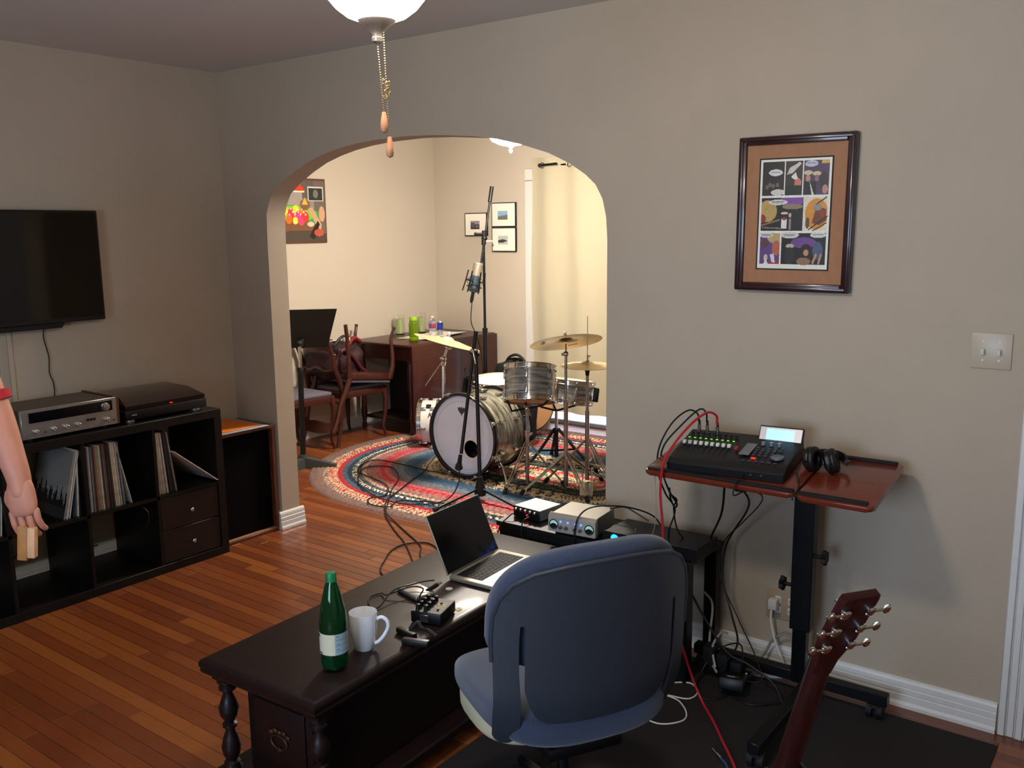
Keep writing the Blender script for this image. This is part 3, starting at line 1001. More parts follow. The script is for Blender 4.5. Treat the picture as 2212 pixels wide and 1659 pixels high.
# ---- drop-leaf table
TX0, TX1, TY0, TY1, TZ = -5.73, -5.03, 5.33, 6.46, .77
tb = thing('drop_leaf_table', 'mahogany drop-leaf table against the back room walls', 'table', ((TX0 + TX1) / 2, (TY0 + TY1) / 2, 0))
MB().box(TX0, TX1, TY0, TY1, TZ - .024, TZ, .006, 3).build('tabletop', M_MAHOG, tb, world=True)
MB(T(TX1 + .004, 0, 0)).box(0, .022, TY0 + .01, TY1, .13, TZ - .006, .006, 3).build('drop_leaf', M_MAHOG, tb, world=True)
MB().box(TX0 + .05, TX1 - .03, TY0 + .05, TY0 + .07, TZ - .14, TZ - .024).box(TX1 - .05, TX1 - .03, TY0 + .07, TY1 - .05, TZ - .14, TZ - .024).box(TX0 + .05, TX0 + .07, TY0 + .07, TY1 - .05, TZ - .14, TZ - .024).build('apron', M_MAHOG, tb, world=True)
for xx in (TX0 + .07, TX1 - .07):
    for yy in (TY0 + .08, TY1 - .08):
        prof = [(.03, TZ - .024), (.03, TZ - .15), (.018, TZ - .16), (.026, TZ - .2), (.03, .45), (.02, .3), (.024, .2), (.028, .14), (.016, .06), (.024, .03), (.016, 0), (0, 0)]
        MB(T(xx, yy, 0)).lathe(prof, 16).build('leg', M_MAHOG, tb, world=True)
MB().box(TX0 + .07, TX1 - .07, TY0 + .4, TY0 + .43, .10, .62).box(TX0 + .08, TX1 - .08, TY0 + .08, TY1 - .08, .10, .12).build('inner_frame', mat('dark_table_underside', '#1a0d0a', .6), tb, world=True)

# things on the drop-leaf table
z = TZ


def vessel(name, label, cat, x, yy, prof, m, group=None, n=24):
    r = thing(name, label, cat, (x, yy, TZ), group=group)
    MB().lathe(prof, n).build('body', m, r)
    return r


M_GREENB = mat('lime_green_plastic', '#7d9a18', .15, trans=.55, ior=1.3)
b = vessel('sports_bottle', 'lime green plastic water bottle on the drop-leaf table', 'bottle', -5.215, 5.585, [(0, .002), (.036, .002), (.040, .008), (.040, .03), (.038, .035), (.040, .04), (.040, .15), (.034, .163), (.030, .168), (0, .168)], M_GREENB)
MB().lathe([(0, .205), (.030, .204), (.034, .198), (.034, .172), (.030, .168), (0, .168)], 24).build('lid', mat('lime_green_lid', '#86a91c', .4), b)
for (x, yy, hgt, lab, cndl) in ((-5.66, 5.88, .175, 'green pillar candle in tall clear glass at left end of the drop-leaf table', True), (-5.60, 6.10, .185, 'clear glass candle holder behind the lime green bottle', True)):
    b = thing('candle_glass', lab, 'candle', (x, yy, TZ), group='candle glasses on the drop-leaf table')
    MB().lathe([(0, 0), (.045, 0), (.045, hgt), (.042, hgt), (.042, .008), (0, .008)], 28).build('glass_cylinder', M_CLEAR, b)
    if cndl:
        MB().lathe([(0, .010), (.034, .010), (.034, .135), (.031, .140), (0, .138)], 24).build('candle', mat('pale_green_wax', '#b9c98a', .5), b)
        MB().cyl((0, 0, .136), (0, 0, .15), .0012, n=6).build('wick', M_BLACK, b)
b = vessel('water_bottle', 'small clear plastic water bottle with blue label on white paper', 'bottle', -5.235, 5.845, [(0, 0), (.030, 0), (.032, .01), (.032, .05), (.030, .06), (.032, .07), (.032, .13), (.026, .152), (.014, .168), (.012, .174), (0, .174)], mat('clear_plastic', '#ffffff', .1, trans=.9, ior=1.2))
MB().lathe([(.0325, .085), (.033, .086), (.033, .122), (.0325, .123)], 24).build('label', mat('blue_red_label', '#2b3a8c', .4, col2='#b03038', noise=(22, 1)), b)
MB().lathe([(0, .19), (.0135, .189), (.0135, .174), (0, .174)], 16).build('cap', M_WHITEP, b)
b = vessel('drink_can', 'slim blue and silver drink can behind the water bottle', 'can', -5.275, 5.99, [(0, 0), (.022, 0), (.026, .006), (.026, .122), (.022, .130), (.021, .128), (0, .128)], M_SILVER)
MB(Matrix()).lathe([(.0264, .055), (.0266, .056), (.0266, .118), (.0264, .119)], 24).build('blue_panel', mat('can_blue', '#27409a', .35, metal=.4, noise=(30, .3)), b)
sh = MB()
sh.M = T(-5.32, 5.95, TZ + .001) @ Rz(.12)
sh.grid(lambda u, v: (-.17 + .32 * u, -.31 + .62 * v, .003 + .010 * (u ** 6) + .012 * max(0, v - .8) ** 1 + .001 * math.sin(9 * u)), 14, 20, .0012)
tag(sh.build('paper_sheet', M_PAPER), 'white paper spread under the bottle and can on the drop-leaf table', 'paper')

# ---- dining chairs
M_SEATF = mat('grey_blue_seat_fabric', '#5f5a68', .8, bump=(500, .3), noise=(60, .1))


def crv(pts, r, n=10, k=5):
    return spline(pts, k), r


def make_chair(label):
    """local: front is +Y, width along X, seat height .45"""
    t = thing('dining_chair', label, 'chair')
    w = .21
    MB().prism([(-.22, .225), (.22, .225), (.19, -.2), (-.19, -.2)], .425, .458, .012, 3).build('seat', M_SEATF, t)
    MB().prism([(-.235, .24), (.235, .24), (.205, -.215), (-.205, -.215)], .375, .428, .006, 2).build('seat_rail', M_CHAIRW, t)
    for s in (-1, 1):
        # cabriole front leg
        p = spline([(s * .215, .215, .42), (s * .228, .232, .33), (s * .222, .228, .2), (s * .210, .215, .09), (s * .222, .235, .0)], 6)
        rr_ = [.026 + (.012 - .026) * min(1, i / (len(p) - 1) * 1.15) for i in range(len(p))]
        rr_[-1] = .016
        MB().tube(p, rr_, 10).build('leg', M_CHAIRW, t)
        p = spline([(s * .195, -.205, .44), (s * .197, -.225, .3), (s * .200, -.25, .15), (s * .205, -.29, 0)], 6)
        MB().tube(p, [.021 - .006 * i / (len(p) - 1) for i in range(len(p))], 10).build('leg', M_CHAIRW, t)
        p = spline([(s * .195, -.205, .42), (s * .190, -.23, .52), (s * .185, -.275, .64), (s * .190, -.30, .74), (s * .195, -.345, .85)], 6)
        MB().tube(p, [.022 - .004 * i / (len(p) - 1) for i in range(len(p))], 10).build('back_post', M_CHAIRW, t)
    p = spline([(-.19, -.335, .82), (-.09, -.36, .845), (0, -.365, .85), (.09, -.36, .845), (.19, -.335, .82)], 5)
    mb = MB()
    mb.grid(lambda u, v: tuple(p[min(len(p) - 1, int(u * (len(p) - 1) + .5))] + Vector((0, .012 * (1 - v), -.07 + .085 * v + (.0 if v > .5 else .012 * math.cos(u * 2 * PI))))), len(p) - 1, 4, .018)
    mb.build('crest_rail', M_CHAIRW, t)
    p2 = spline([(-.185, -.262, .62), (-.09, -.285, .60), (0, -.29, .625), (.09, -.285, .60), (.185, -.262, .62)], 5)
    MB().tube(p2, .014, 8).build('back_rail', M_CHAIRW, t)
    return t


ca = make_chair('mahogany dining chair with grey seat behind the music stand')
ca.matrix_basis = T(-5.52, 4.50, 0) @ Rz(-.03)
cb = copy_tree(ca)
cb['label'] = 'upright mahogany dining chair that carries the upturned one'
cb.matrix_basis = T(-5.515, 5.065, 0) @ Rz(.0)
cc = copy_tree(ca)
cc['label'] = 'mahogany dining chair stacked upside down with legs in the air'
cc.matrix_basis = T(-5.48, 5.03, .905) @ Rx(.13) @ Ry(PI) @ Rz(PI)
cc.matrix_basis = T(-5.445, 5.13, .935) @ Rx(PI - .13) @ Rz(PI)

# maroon bag and coiled cable stuffed on the chairs
bag = thing('travel_bag', 'maroon and black travel bag wedged among the stacked chairs', 'bag', (-5.55, 4.98, .50))
mb = MB()


def blob(u, v, c=(0, 0, .155), a=(.20, .20, .15)):
    th, ph = 2 * PI * u, PI * v
    sx, sy, sz = math.sin(ph) * math.cos(th), math.sin(ph) * math.sin(th), math.cos(ph)
    k = 1 + .06 * math.sin(5 * th + 3 * ph) + .04 * math.sin(9 * ph + 2 * th)
    f = lambda q: math.copysign(abs(q) ** .65, q)
    return (c[0] + a[0] * f(sx) * k, c[1] + a[1] * f(sy) * k, c[2] + a[2] * f(sz) * k)


mb.grid(blob, 40, 24)
mb.build('bag_body', mat('maroon_nylon', '#2c1117', .6, bump=(60, .5), noise=(10, .4)), bag)
MB().tube(spline([(.18, -.16, .12), (.205, -.08, .26), (.21, .02, .20), (.21, .10, .10), (.20, .16, .06)]), .016, 8).build('red_trim', mat('dusty_red_strap', '#4a1620', .6), bag)
MB().tube(spline([(.17, .0, .28), (.16, .08, .335), (.15, .16, .30)]), .02, 8).build('red_strap', mat('bright_red_strap', '#6a101a', .5), bag)
MB().tube(spline([(.14, -.14, .27), (.15, -.02, .36), (.12, .12, .30)]), .012, 8).build('handle', M_BLACK, bag)
pc = thing('power_adapter_cable', 'white plug and cable lying across the maroon bag', 'cable', (-5.40, 4.98, .80))
MB().box(-.02, .03, -.03, .03, .02, .05, .005, 2).build('plug_body', M_WHITEP, pc)
MB().tube(spline([(0, -.02, .035), (-.02, -.15, .03), (.0, -.25, .0), (.03, -.1, -.09), (.04, .0, -.10)]), .004, 8).build('cord', M_WHITEP, pc)

# black gig bag with handle behind the floor tom
gb = thing('gig_bag', 'black gig bag with looped handle standing behind the drums', 'bag', (-4.20, 5.64, 0))
MB().grid(lambda u, v: blob(u, v, (0, 0, .34), (.19, .075, .33)), 36, 24).build('bag_body', mat('black_nylon', '#070708', .7, bump=(80, .4)), gb)
MB().tube(spline([(-.08, -.02, .60), (-.05, -.02, .69), (.03, -.02, .725), (.10, -.02, .69), (.13, -.02, .60)]), .011, 8).build('handle', M_RUBBER, gb)

# ---- music stand
ms = thing('music_stand', 'black music stand seen from behind at the left of the arch', 'music stand', (-5.045, 4.20, 0))
MB().cyl((0, 0, .05), (-.02, .03, .715), .020).build('lower_tube', M_BLACKM, ms)
MB().cyl((-.02, .03, .715), (-.025, .04, .90), .0125).build('upper_tube', M_CHROME, ms)
MB().lathe([(.02, 0), (.022, 0), (.024, .02), (.022, .03), (0, .03)], 16, T(-.02, .03, .70)).build('collar', M_RUBBER, ms)
mb = MB()
for a in (.62, 2.75, 4.85):
    M = Rz(a)
    mb.M = M
    mb.raw([(0, -.035, .085), (0, .035, .085), (0, .035, .0), (0, -.035, .0), (.24, -.018, .025), (.24, .018, .025), (.24, .018, 0), (.24, -.018, 0)],
           [(0, 1, 5, 4), (1, 2, 6, 5), (3, 0, 4, 7), (2, 3, 7, 6), (4, 5, 6, 7)])
mb.M = Matrix()
mb.cyl((0, 0, 0), (0, 0, .10), .038, .030, 16)
mb.build('base', mat('grey_cast_base', '#3d4343', .5), ms)
DM = T(-.03, .05, 1.0) @ Rz(.80) @ Rx(.28)
mb = MB(DM @ Rx(PI / 2))
mb.prism([(-.27, -.14), (.19, -.14), (.27, .15), (-.30, .15)], -.002, .002)
mb.M = DM
mb.box(-.25, .18, 0, .05, -.143, -.138, .001, 1)
mb.build('desk', mat('matte_black_steel', '#0b0b0c', .5), ms)
MB().cyl((-.025, .05, .88), (-.025, .065, .93), .014).ball((-.025, .035, .90), .024, 8).build('tilt_joint', M_RUBBER, ms)
# ================================================================== braided oval rug
def make_rug():
    cx, cy, c, b = -3.55, 5.0, .44, 1.26
    P = 2 * PI * b + 4 * c
    N = 1200
    pw = .0325
    nr = int(b / pw)
    T_, R_, CR, BL, SL, BK, PK, TN, GR, WH = '#6e5650', '#a8242c', '#c8b494', '#2b4d68', '#5a6168', '#1b1c20', '#a3706a', '#b39c7c', '#4d5a44', '#d8cfbc'
    ring_cols = [(T_, T_), (T_, '#7a625a'), (T_, '#84685c'), (CR, T_), (CR, R_), (CR, R_), (R_, R_), (BL, SL), (BL, BK), (WH, BK), (SL, BK), (PK, CR), (PK, T_), (PK, '#8a5f5c'), (R_, PK), (R_, '#c0404a'),
                 ('#c0404a', PK), ('#8a4450', SL), (SL, '#6a6c70'), (SL, '#74787c'), (SL, BL), (BL, BL), (BL, '#22415c'), (BL, SL), (CR, BL), (TN, CR), (CR, BK), (TN, BK), (BK, TN), (BK, BK), (BK, GR),
                 (BK, '#2c2e26'), (GR, BK), (CR, GR), (R_, '#c0404a'), (R_, CR), (CR, TN), (GR, CR), (CR, GR)]
    cols = [(lin(a), lin(d)) for a, d in ring_cols]

    def base(s):
        # perimeter param 0..1 -> anchor point on the centre line + outward direction (equal angle steps round the ends)
        L = 2 * c
        a = PI * b
        tot = 2 * L + 2 * a
        q = s * tot
        if q < L:
            return (-c + q, 0, 0, -1)
        q -= L
        if q < a:
            t = -PI / 2 + q / b
            return (c, 0, math.cos(t), math.sin(t))
        q -= a
        if q < L:
            return (c - q, 0, 0, 1)
        q -= L
        t = PI / 2 + q / b
        return (-c, 0, math.cos(t), math.sin(t))

    anc = [base(i / N) for i in range(N)]
    sub = 3
    rows = nr * sub
    vs, vc = [], []
    rs_ = random.Random(5)
    for j in range(rows + 1):
        d = b - j * (b / rows)
        ring = min(nr - 1, j // sub)
        fr = (j % sub) / sub
        prof = math.sin(PI * fr)
        for i in range(N):
            ax, ay, nx, ny = anc[i]
            ph = 2 * PI * (i / N) * max(60, int(250 * (2 * PI * d + 4 * c) / P))
            br = math.sin(ph * .5 * 2 + fr * 2.2 * (1 if ring % 2 else -1))
            z = .004 + .006 * prof + .0022 * br * prof
            if j == 0:
                z = .0
            vs.append((cx + ax + nx * d, cy + ay + ny * d, z))
    fs, fc = [], []
    for j in range(rows):
        ring = min(len(cols) - 1, j // sub)
        A, B = cols[ring]
        fr = (j % sub) / sub
        d = b * (1 - j / rows)
        for i in range(N):
            k = (i + 1) % N
            fs.append((j * N + i, j * N + k, (j + 1) * N + k, (j + 1) * N + i))
            w = math.sin(2 * PI * (i / N) * max(60, int(250 * (2 * PI * (b - ring * pw) + 4 * c) / P)) + (1 if ring % 2 else -1) * (fr * 3.0) + ring * 1.3)
            q = A if w > 0 else B
            if rs_.random() < .22:
                q = B if q is A else A
            m = .78 + .38 * rs_.random()
            fc.append((q[0] * m, q[1] * m, q[2] * m, 1))
    me = bpy.data.meshes.new('braided_rug')
    me.from_pydata(vs, [], fs)
    at = me.attributes.new('paint', 'FLOAT_COLOR', 'CORNER')
    at.data.foreach_set('color', np.repeat(np.array(fc, dtype=np.float32), 4, axis=0).ravel())
    me.materials.append(mat('braided_wool', attr='paint', rough=.95, bump=(220, .5)))
    me.polygons.foreach_set('use_smooth', [True] * len(me.polygons))
    o = bpy.data.objects.new('braided_rug', me)
    COL.objects.link(o)
    tag(o, 'large oval braided rug in red, blue and taupe rings under the drum kit', 'rug')


make_rug()
RUGZ = .010

# ================================================================== drum kit
M_OYS = mat('silver_oyster_pearl_wrap', '#2f3232', .2, metal=.35, noise=(5, 1), col2='#b9bcb6', stretch=(1.2, 1.2, 12), coat=.5)
M_OYSB = mat('smoky_oyster_pearl_wrap', '#161411', .24, metal=.35, noise=(6, 1), col2='#a39f8e', stretch=(1.5, 1.5, 9), coat=.5)
M_HEADW = mat('coated_white_drum_head', '#dbe3f2', .5, noise=(8, .05))
M_HEADWL = mat('white_batter_head', '#e6ddca', .5)
M_HEADT = mat('tan_drum_head', '#b98d62', .5, noise=(8, .1))
M_WHITESH = mat('white_pearl_wrap', '#d9cfc8', .3, coat=.5, noise=(12, .06))
M_CYM = mat('aged_bronze_cymbal', '#8a754a', .34, metal=.9, noise=(6, .2), bump=(90, .1))
M_CYMB = mat('polished_bronze_cymbal', '#cdb88e', .42, metal=.7, noise=(6, .12))


def drum(name, label, M, R, D, shell, top, bottom, lugs, hoop=None, group=None, hr=.010, single=False):
    t = thing(name, label, 'drum', M=M, group=group)
    hoop = hoop or M_CHROME
    mb = MB()
    prof = [(R, -D / 2), (R, D / 2)] if bottom else [(R - .006, -D / 2), (R, -D / 2), (R, D / 2)]
    mb.lathe(prof, 56)
    mb.build('shell', shell, t)
    MB().lathe([(0, D / 2 + .004), (R - .012, D / 2 + .004), (R + .001, D / 2 - .002), (R + .003, D / 2 - .010)], 56).build('head', top, t)
    if bottom:
        MB().lathe([(0, -D / 2 - .004), (R - .012, -D / 2 - .004), (R + .001, -D / 2 + .002), (R + .003, -D / 2 + .010)], 56).build('head', bottom, t)
    for s in ((1, -1) if bottom else (1,)):
        z = s * (D / 2)
        MB().lathe([(R + .004, z - s * .020), (R + hr, z - s * .020), (R + hr, z - s * .016), (R + .006, z - s * .013), (R + .006, z + s * .010), (R + .010, z + s * .013), (R + .009, z + s * .016), (R + .002, z + s * .015), (R + .003, z + s * .0), (R + .004, z - s * .020)], 56).build('hoop', hoop, t)
    for i in range(lugs):
        a = 2 * PI * (i + .35) / lugs
        for s in ((1, -1) if (bottom and not single) else (1,)):
            mb = MB(Rz(a))
            zc = s * D * .24 if not single else 0
            lh = D * .14 if not single else D * .3
            mb.box(R - .001, R + .018, -.010, .010, zc - lh, zc + lh, .005, 2)
            mb.cyl((R + .012, 0, zc), (R + .012, 0, s * (D / 2 + .012)), .0028, n=6)
            if single:
                mb.cyl((R + .012, 0, zc), (R + .012, 0, -s * (D / 2 + .012)), .0028, n=6)
                mb.box(R + .004, R + .018, -.008, .008, -s * (D / 2) - .006, -s * (D / 2) + .006, .002, 1)
            mb.box(R + .004, R + .018, -.008, .008, s * (D / 2) - .006, s * (D / 2) + .006, .002, 1)
            mb.build('lug', M_CHROME, t)
    return t


# bass drum: axis along -Y, local z = towards the viewer, local y = up
BX, BY, BZ = -3.885, 4.80, .308
BM = T(BX, BY, BZ) @ Rx(PI / 2)
bass = thing('bass_drum', 'large bass drum with white front head and smoky pearl shell', 'drum', M=BM)
R, D = .270, .36
MB().lathe([(R, -D / 2), (R, D / 2)], 72).build('shell', M_OYSB, bass)
PH = (.075, -.085)
# front head with a port hole
hm = MB()
n = 64
vs = [(PH[0] + .062 * math.cos(2 * PI * i / n), PH[1] + .062 * math.sin(2 * PI * i / n), D / 2 + .004) for i in range(n)]
for rr_, zz in ((.10, .004), (.18, .004), (.258, .004), (.272, -.002)):
    for i in range(n):
        k = min(1, (rr_ - .06) / .13)
        vs.append((PH[0] * (1 - k) + rr_ * math.cos(2 * PI * i / n), PH[1] * (1 - k) + rr_ * math.sin(2 * PI * i / n), D / 2 + zz))
hm.raw(vs, [(j * n + i, j * n + (i + 1) % n, (j + 1) * n + (i + 1) % n, (j + 1) * n + i) for j in range(4) for i in range(n)])
hd = hm.build('head', M_HEADW, bass)
MB(T(PH[0], PH[1], D / 2 + .0045)).lathe([(.060, .001), (.061, .003), (.088, .003), (.089, 0)], 48).build('port_ring', mat('pale_port_ring', '#e2e2e4', .4), hd)
MB().ring((0, 0, D / 2 + .0045), .236, .0012, 64, 4).build('muffle_ring', mat('muffle_grey', '#b9b9bb', .6), hd)
# crown-shaped emblem
em = MB(T(-.005, .165, D / 2 + .0047))
E1 = [(-.034, .030), (-.022, .022), (-.018, .034), (-.008, .022), (0, .036), (.008, .022), (.018, .034), (.022, .022), (.034, .030), (.029, .004), (.018, -.004), (.014, -.014), (.006, -.014), (0, -.034), (-.006, -.014), (-.014, -.014), (-.018, -.004), (-.029, .004)]
em.prism(E1, 0, .0006)
em.build('emblem', mat('grey_black_print', '#3c3d42', .5), hd)
MB().lathe([(0, -D / 2 - .004), (.27, -D / 2 - .004)], 56).build('head', M_HEADT, bass)
MB().lathe([(0, -.1), (.2, -.1)], 32, T(0, 0, 0)).build('muffler', mat('dark_pillow', '#1a1a1d', .9, noise=(30, .4)), bass)
M_HOOP = mat('black_wood_hoop', '#0a0a0b', .3, coat=.3)
for s in (1, -1):
    z = s * D / 2
    MB().lathe([(.274, z - s * .022), (.292, z - s * .020), (.294, z - s * .016), (.294, z + s * .016), (.291, z + s * .020), (.276, z + s * .020), (.274, z + s * .016), (.274, z - s * .022)], 72).build('hoop', M_HOOP, bass)
for i in range(8):
    a = 2 * PI * (i + .5) / 8
    for s in (1, -1):
        mb = MB(Rz(a))
        mb.box(R - .001, R + .020, -.012, .012, s * .085 - .028, s * .085 + .028, .006, 2)
        mb.cyl((R + .014, 0, s * .085), (.300, 0, s * (D / 2 + .03)), .0035, n=6)
        mb.box(.283, .303, -.012, .012, s * (D / 2) - .002, s * (D / 2 + .026), .004, 1)
        mb.cyl((.300, -.022, s * (D / 2 + .034)), (.300, .022, s * (D / 2 + .034)), .004, n=6)
        mb.build('lug', M_CHROME, bass)
for s in (-1, 1):
    mb = MB()
    mb.tube(spline([(s * .22, -.14, .10), (s * .30, -.20, .13), (s * .36, -.28, .17)]), .006, 8)
    mb.ball((s * .362, -.287, .172), .012, 6)
    mb.box(s * .22 - .02, s * .22 + .02, -.17, -.12, .07, .13, .006, 1)
    mb.build('spur', M_CHROME, bass)
MB().box(-.03, .03, .272, .292, -.06, 0, .004, 1).build('tom_mount', M_CHROME, bass)

# rack tom on its own stand, tilted
TA = (-3.405, 4.735, .690)
rt = drum('rack_tom', 'silver pearl rack tom, the highest drum at the right', T(*TA) @ Rz(YAW) @ Ry(.03) @ Rx(-.30), .165, .21, M_OYS, M_HEADWL, M_HEADT, 6)
rt_s = None


def tripod(par, hub_z, foot_r, foot_drop=0, angs=(0.3, 2.4, 4.5), r=.007, top=(0, 0), m=M_CHROMEW, zf=RUGZ, ztop=None, double=True):
    """three legs as parts of a stand; local root at floor"""
    ztop = ztop or hub_z + .22
    for a in angs:
        mb = MB(Rz(a))
        off = .010 if double else 0
        for s in ((-1, 1) if double else (0,)):
            mb.tube([(.014, s * off, ztop), (foot_r * .55, s * off, zf + (ztop - zf) * .48), (foot_r, s * off * .6, zf + .022)], r * (.62 if double else 1), 6)
        mb.cyl((.012, 0, hub_z), (foot_r * .55, 0, zf + (ztop - zf) * .46), r * .7, n=6)
        leg = mb.build('leg', m, par)
        MB(Rz(a)).cyl((foot_r - .012, 0, zf + .034), (foot_r + .012, 0, zf + .001), .012, .015, 10).build('rubber_foot', M_RUBBER, leg)


def wing(mb, p, s=1.0):
    x, y, z = p
    mb.cyl((x - .008 * s, y, z), (x + .008 * s, y, z), .008 * s, n=10)
    mb.box(x + .006 * s, x + .010 * s, y - .018 * s, y + .018 * s, z - .004 * s, z + .010 * s, .002, 1)


st = thing('drum_stand', 'chrome stand holding the rack tom beside the bass drum', 'stand', (-3.42, 4.72, 0))
MB().cyl((0, 0, .02), (0, 0, .36), .0125).cyl((0, 0, .36), (0, 0, .52), .009).build('tube', M_CHROMEW, st)
mb = MB()
wing(mb, (.02, 0, .36), 1.2)
mb.cyl((0, 0, .34), (0, 0, .38), .017).ball((0, 0, .53), .02, 8)
mb.build('clamp', M_CHROME, st)
for a in (.2, 2.3, 4.4):
    mb = MB(Rz(a))
    mb.tube([(.01, 0, .53), (.12, 0, .555 + .03 * math.sin(a)), (.155, 0, .60)], .007, 6).cyl((.15, 0, .585), (.16, 0, .64), .009, n=8)
    mb.build('basket_arm', M_RUBBER, st)
tripod(st, .16, .24, angs=(.5, 2.6, 4.7), ztop=.30)

# snare and its stand
SN = (-3.50, 5.34, .545)
sn = drum('snare_drum', 'chrome and pearl snare drum on a low stand behind the rack tom', T(*SN) @ Rz(.6) @ Rx(-.12) @ Ry(.12), .178, .14, M_OYS, M_HEADWL, M_HEADT, 8, single=True)
MB().box(.17, .215, -.05, .05, -.055, .045, .008, 2).build('strainer', M_BLACK, sn)
st = thing('snare_stand', 'chrome snare stand with black basket arms in the middle of the kit', 'stand', (-3.58, 5.30, 0))
MB().cyl((0, 0, .20), (0, 0, .40), .011).build('tube', M_CHROME, st)
MB().cyl((0, 0, .06), (0, 0, .26), .0155).build('lower_tube', M_BLACKM, st)
for a in (.3, 2.4, 4.5):
    mb = MB(Rz(a))
    mb.tube([(0, 0, .40), (.14, 0, .445), (.185, 0, .47), (.19, 0, .50)], .008, 6)
    mb.build('basket_arm', M_BLACKM, st)
tripod(st, .11, .26, angs=(.2, 2.3, 4.4), m=M_BLACKM, ztop=.27, r=.011, double=False)

# floor tom behind the bass drum
ft = drum('floor_tom', 'pearl floor tom with bright white head behind the bass drum', T(-4.10, 5.30, .395) @ Rz(.5) @ Rx(.07), .200, .36, M_OYS, M_HEADWL, M_HEADT, 8)
for a in (.8, 2.9, 5.0):
    mb = MB(Rz(a))
    mb.tube([(.216, 0, .08), (.218, 0, -.28), (.235, 0, -.37)], .006, 6)
    lg = mb.build('leg', M_CHROME, ft)
    MB(Rz(a)).cyl((.236, 0, -.385), (.234, 0, -.36), .014, .012, 10).build('rubber_foot', M_RUBBER, lg)
cl = MB(T(-4.265, 5.165, .60))
cl.box(-.03, .05, -.02, .03, -.02, .02, .008, 2).tube(spline([(-.02, 0, .02), (-.04, -.01, .05), (-.03, -.01, .075)]), .005, 6)
cl.tube(spline([(-.03, 0, 0), (-.06, .01, -.10), (-.07, .0, -.28), (-.10, -.04, -.45)]), .022, 8)
tag(cl.build('jacket', mat('black_cloth', '#0c0c0e', .9)), 'black cloth cover hanging at the left edge of the floor tom', 'cloth')

# white drum lying on its side
wdm = T(-4.745, 5.25, .190) @ Rz(.58) @ Ry(PI / 2)
wdr = drum('side_drum', 'white drum with black badge lying on its side left of the bass drum', wdm, .170, .15, M_WHITESH, M_HEADT, M_HEADT, 7)
bd = MB(Rz(-2.55 + PI / 2 * 0))
bd.box(.170, .1735, -.022, .022, -.020, .020, .001, 1)
bdg = bd.build('badge', M_BLACK, wdr)

# tan drum standing on its rim at the back
td = drum('tambour', 'round tan headed drum standing on its rim behind the kit', T(-4.34, 5.97, .262) @ Rz(.62) @ Rx(PI / 2 - .10), .228, .12, M_BLACK, M_HEADT, M_HEADT, 6, single=True)


def cymbal(par, M, R, bell, m, h=.022):
    prof = [(.006, bell + h), (.022, bell + h - .003), (.038, h + bell * .5), (.05, h), (.10, h * .86), (R * .7, h * .35), (R, 0), (R, -.0015), (R * .7, h * .35 - .0015), (.10, h * .86 - .0018), (.05, h - .002), (.036, h + bell * .5 - .003), (.006, bell + h - .003)]
    return MB(M).lathe(prof, 72).build('cymbal', m, par)


# ride cymbal and stand
RX_, RY_ = -3.16, 4.79
st = thing('ride_cymbal_stand', 'chrome stand holding the large dark ride cymbal at the right', 'cymbal stand', (RX_, RY_, 0))
MB().cyl((0, 0, .03), (0, 0, .58), .0145).build('lower_tube', M_CHROMEW, st)
MB().cyl((0, 0, .58), (0, 0, .90), .0095).build('upper_tube', M_CHROMEW, st)
mb = MB().cyl((0, 0, .565), (0, 0, .605), .019)
mb.tube([(-.028, 0, .62), (-.02, 0, .595), (.02, 0, .59), (.03, 0, .625)], .007, 6)
mb.ball((0, 0, .90), .018, 8).cyl((0, 0, .90), (.006, -.008, .965), .006)
wing(mb, (-.02, 0, .895), 1.2)
mb.build('tilter', M_CHROME, st)
tripod(st, .235, .31, angs=(-.55, -2.1, 1.3), ztop=.25, r=.009)
CM = T(.008, -.01, .975) @ Rz(.93) @ Rx(.0)
# near side raised so that the underside shows
CMW = T(.008, -.01, .975) @ Rz(YAW) @ Rx(-.32) @ Ry(-.10)
c = cymbal(st, CMW, .232, .022, M_CYM)
c['label'] = 'dark bronze ride cymbal seen from below'
for (a, rr_) in ((3.35, .15), (1.15, .12)):
    MB(CMW @ Rz(a) @ T(rr_, 0, .0035)).box(-.008, .008, -.032, .032, -.002, .0, 0).build('printed_mark', mat('dark_ink', '#2a2418', .5), c)
mb = MB(CMW)
mb.cyl((0, 0, 0), (0, 0, .07), .0035).cyl((0, 0, .042), (0, 0, .052), .012)
wing(mb, (0, 0, .062), 1.0)
mb.build('wing_nut', M_CHROME, st)

# hi-hat
HX, HY = -3.13, 5.00
st = thing('hi_hat_stand', 'hi-hat cymbals on a chrome stand at the far right of the kit', 'cymbal stand', (HX, HY, 0))
MB().cyl((0, 0, .03), (0, 0, .50), .0145).build('lower_tube', M_CHROMEW, st)
MB().cyl((0, 0, .50), (0, 0, .755), .010).build('upper_tube', M_CHROMEW, st)
MB().cyl((0, 0, .75), (0, 0, 1.125), .0030).build('pull_rod', M_CHROME, st)
MB().lathe([(0, .735), (.012, .735), (.014, .760), (.024, .775), (.024, .792), (0, .795)], 20).build('cup', M_RUBBER, st)
cymbal(st, T(0, 0, .800) @ Rz(YAW) @ Rx(.02), .175, .018, M_CYMB, .014)
MB(Rz(YAW)).lathe([(.006, .800), (.05, .802), (.10, .803), (.175, .812), (.175, .811), (.1, .801)], 60, T(0, 0, -.014)).build('cymbal', M_CYMB, st)
mb = MB().cyl((0, 0, .832), (0, 0, .838), .013).cyl((0, 0, .84), (0, 0, .872), .007)
wing(mb, (.006, 0, .862), .9)
mb.build('clutch', M_CHROME, st)
tripod(st, .14, .27, angs=(-.25, 1.9, 3.75), ztop=.30, r=.009)
mb = MB(Rz(YAW - .1))
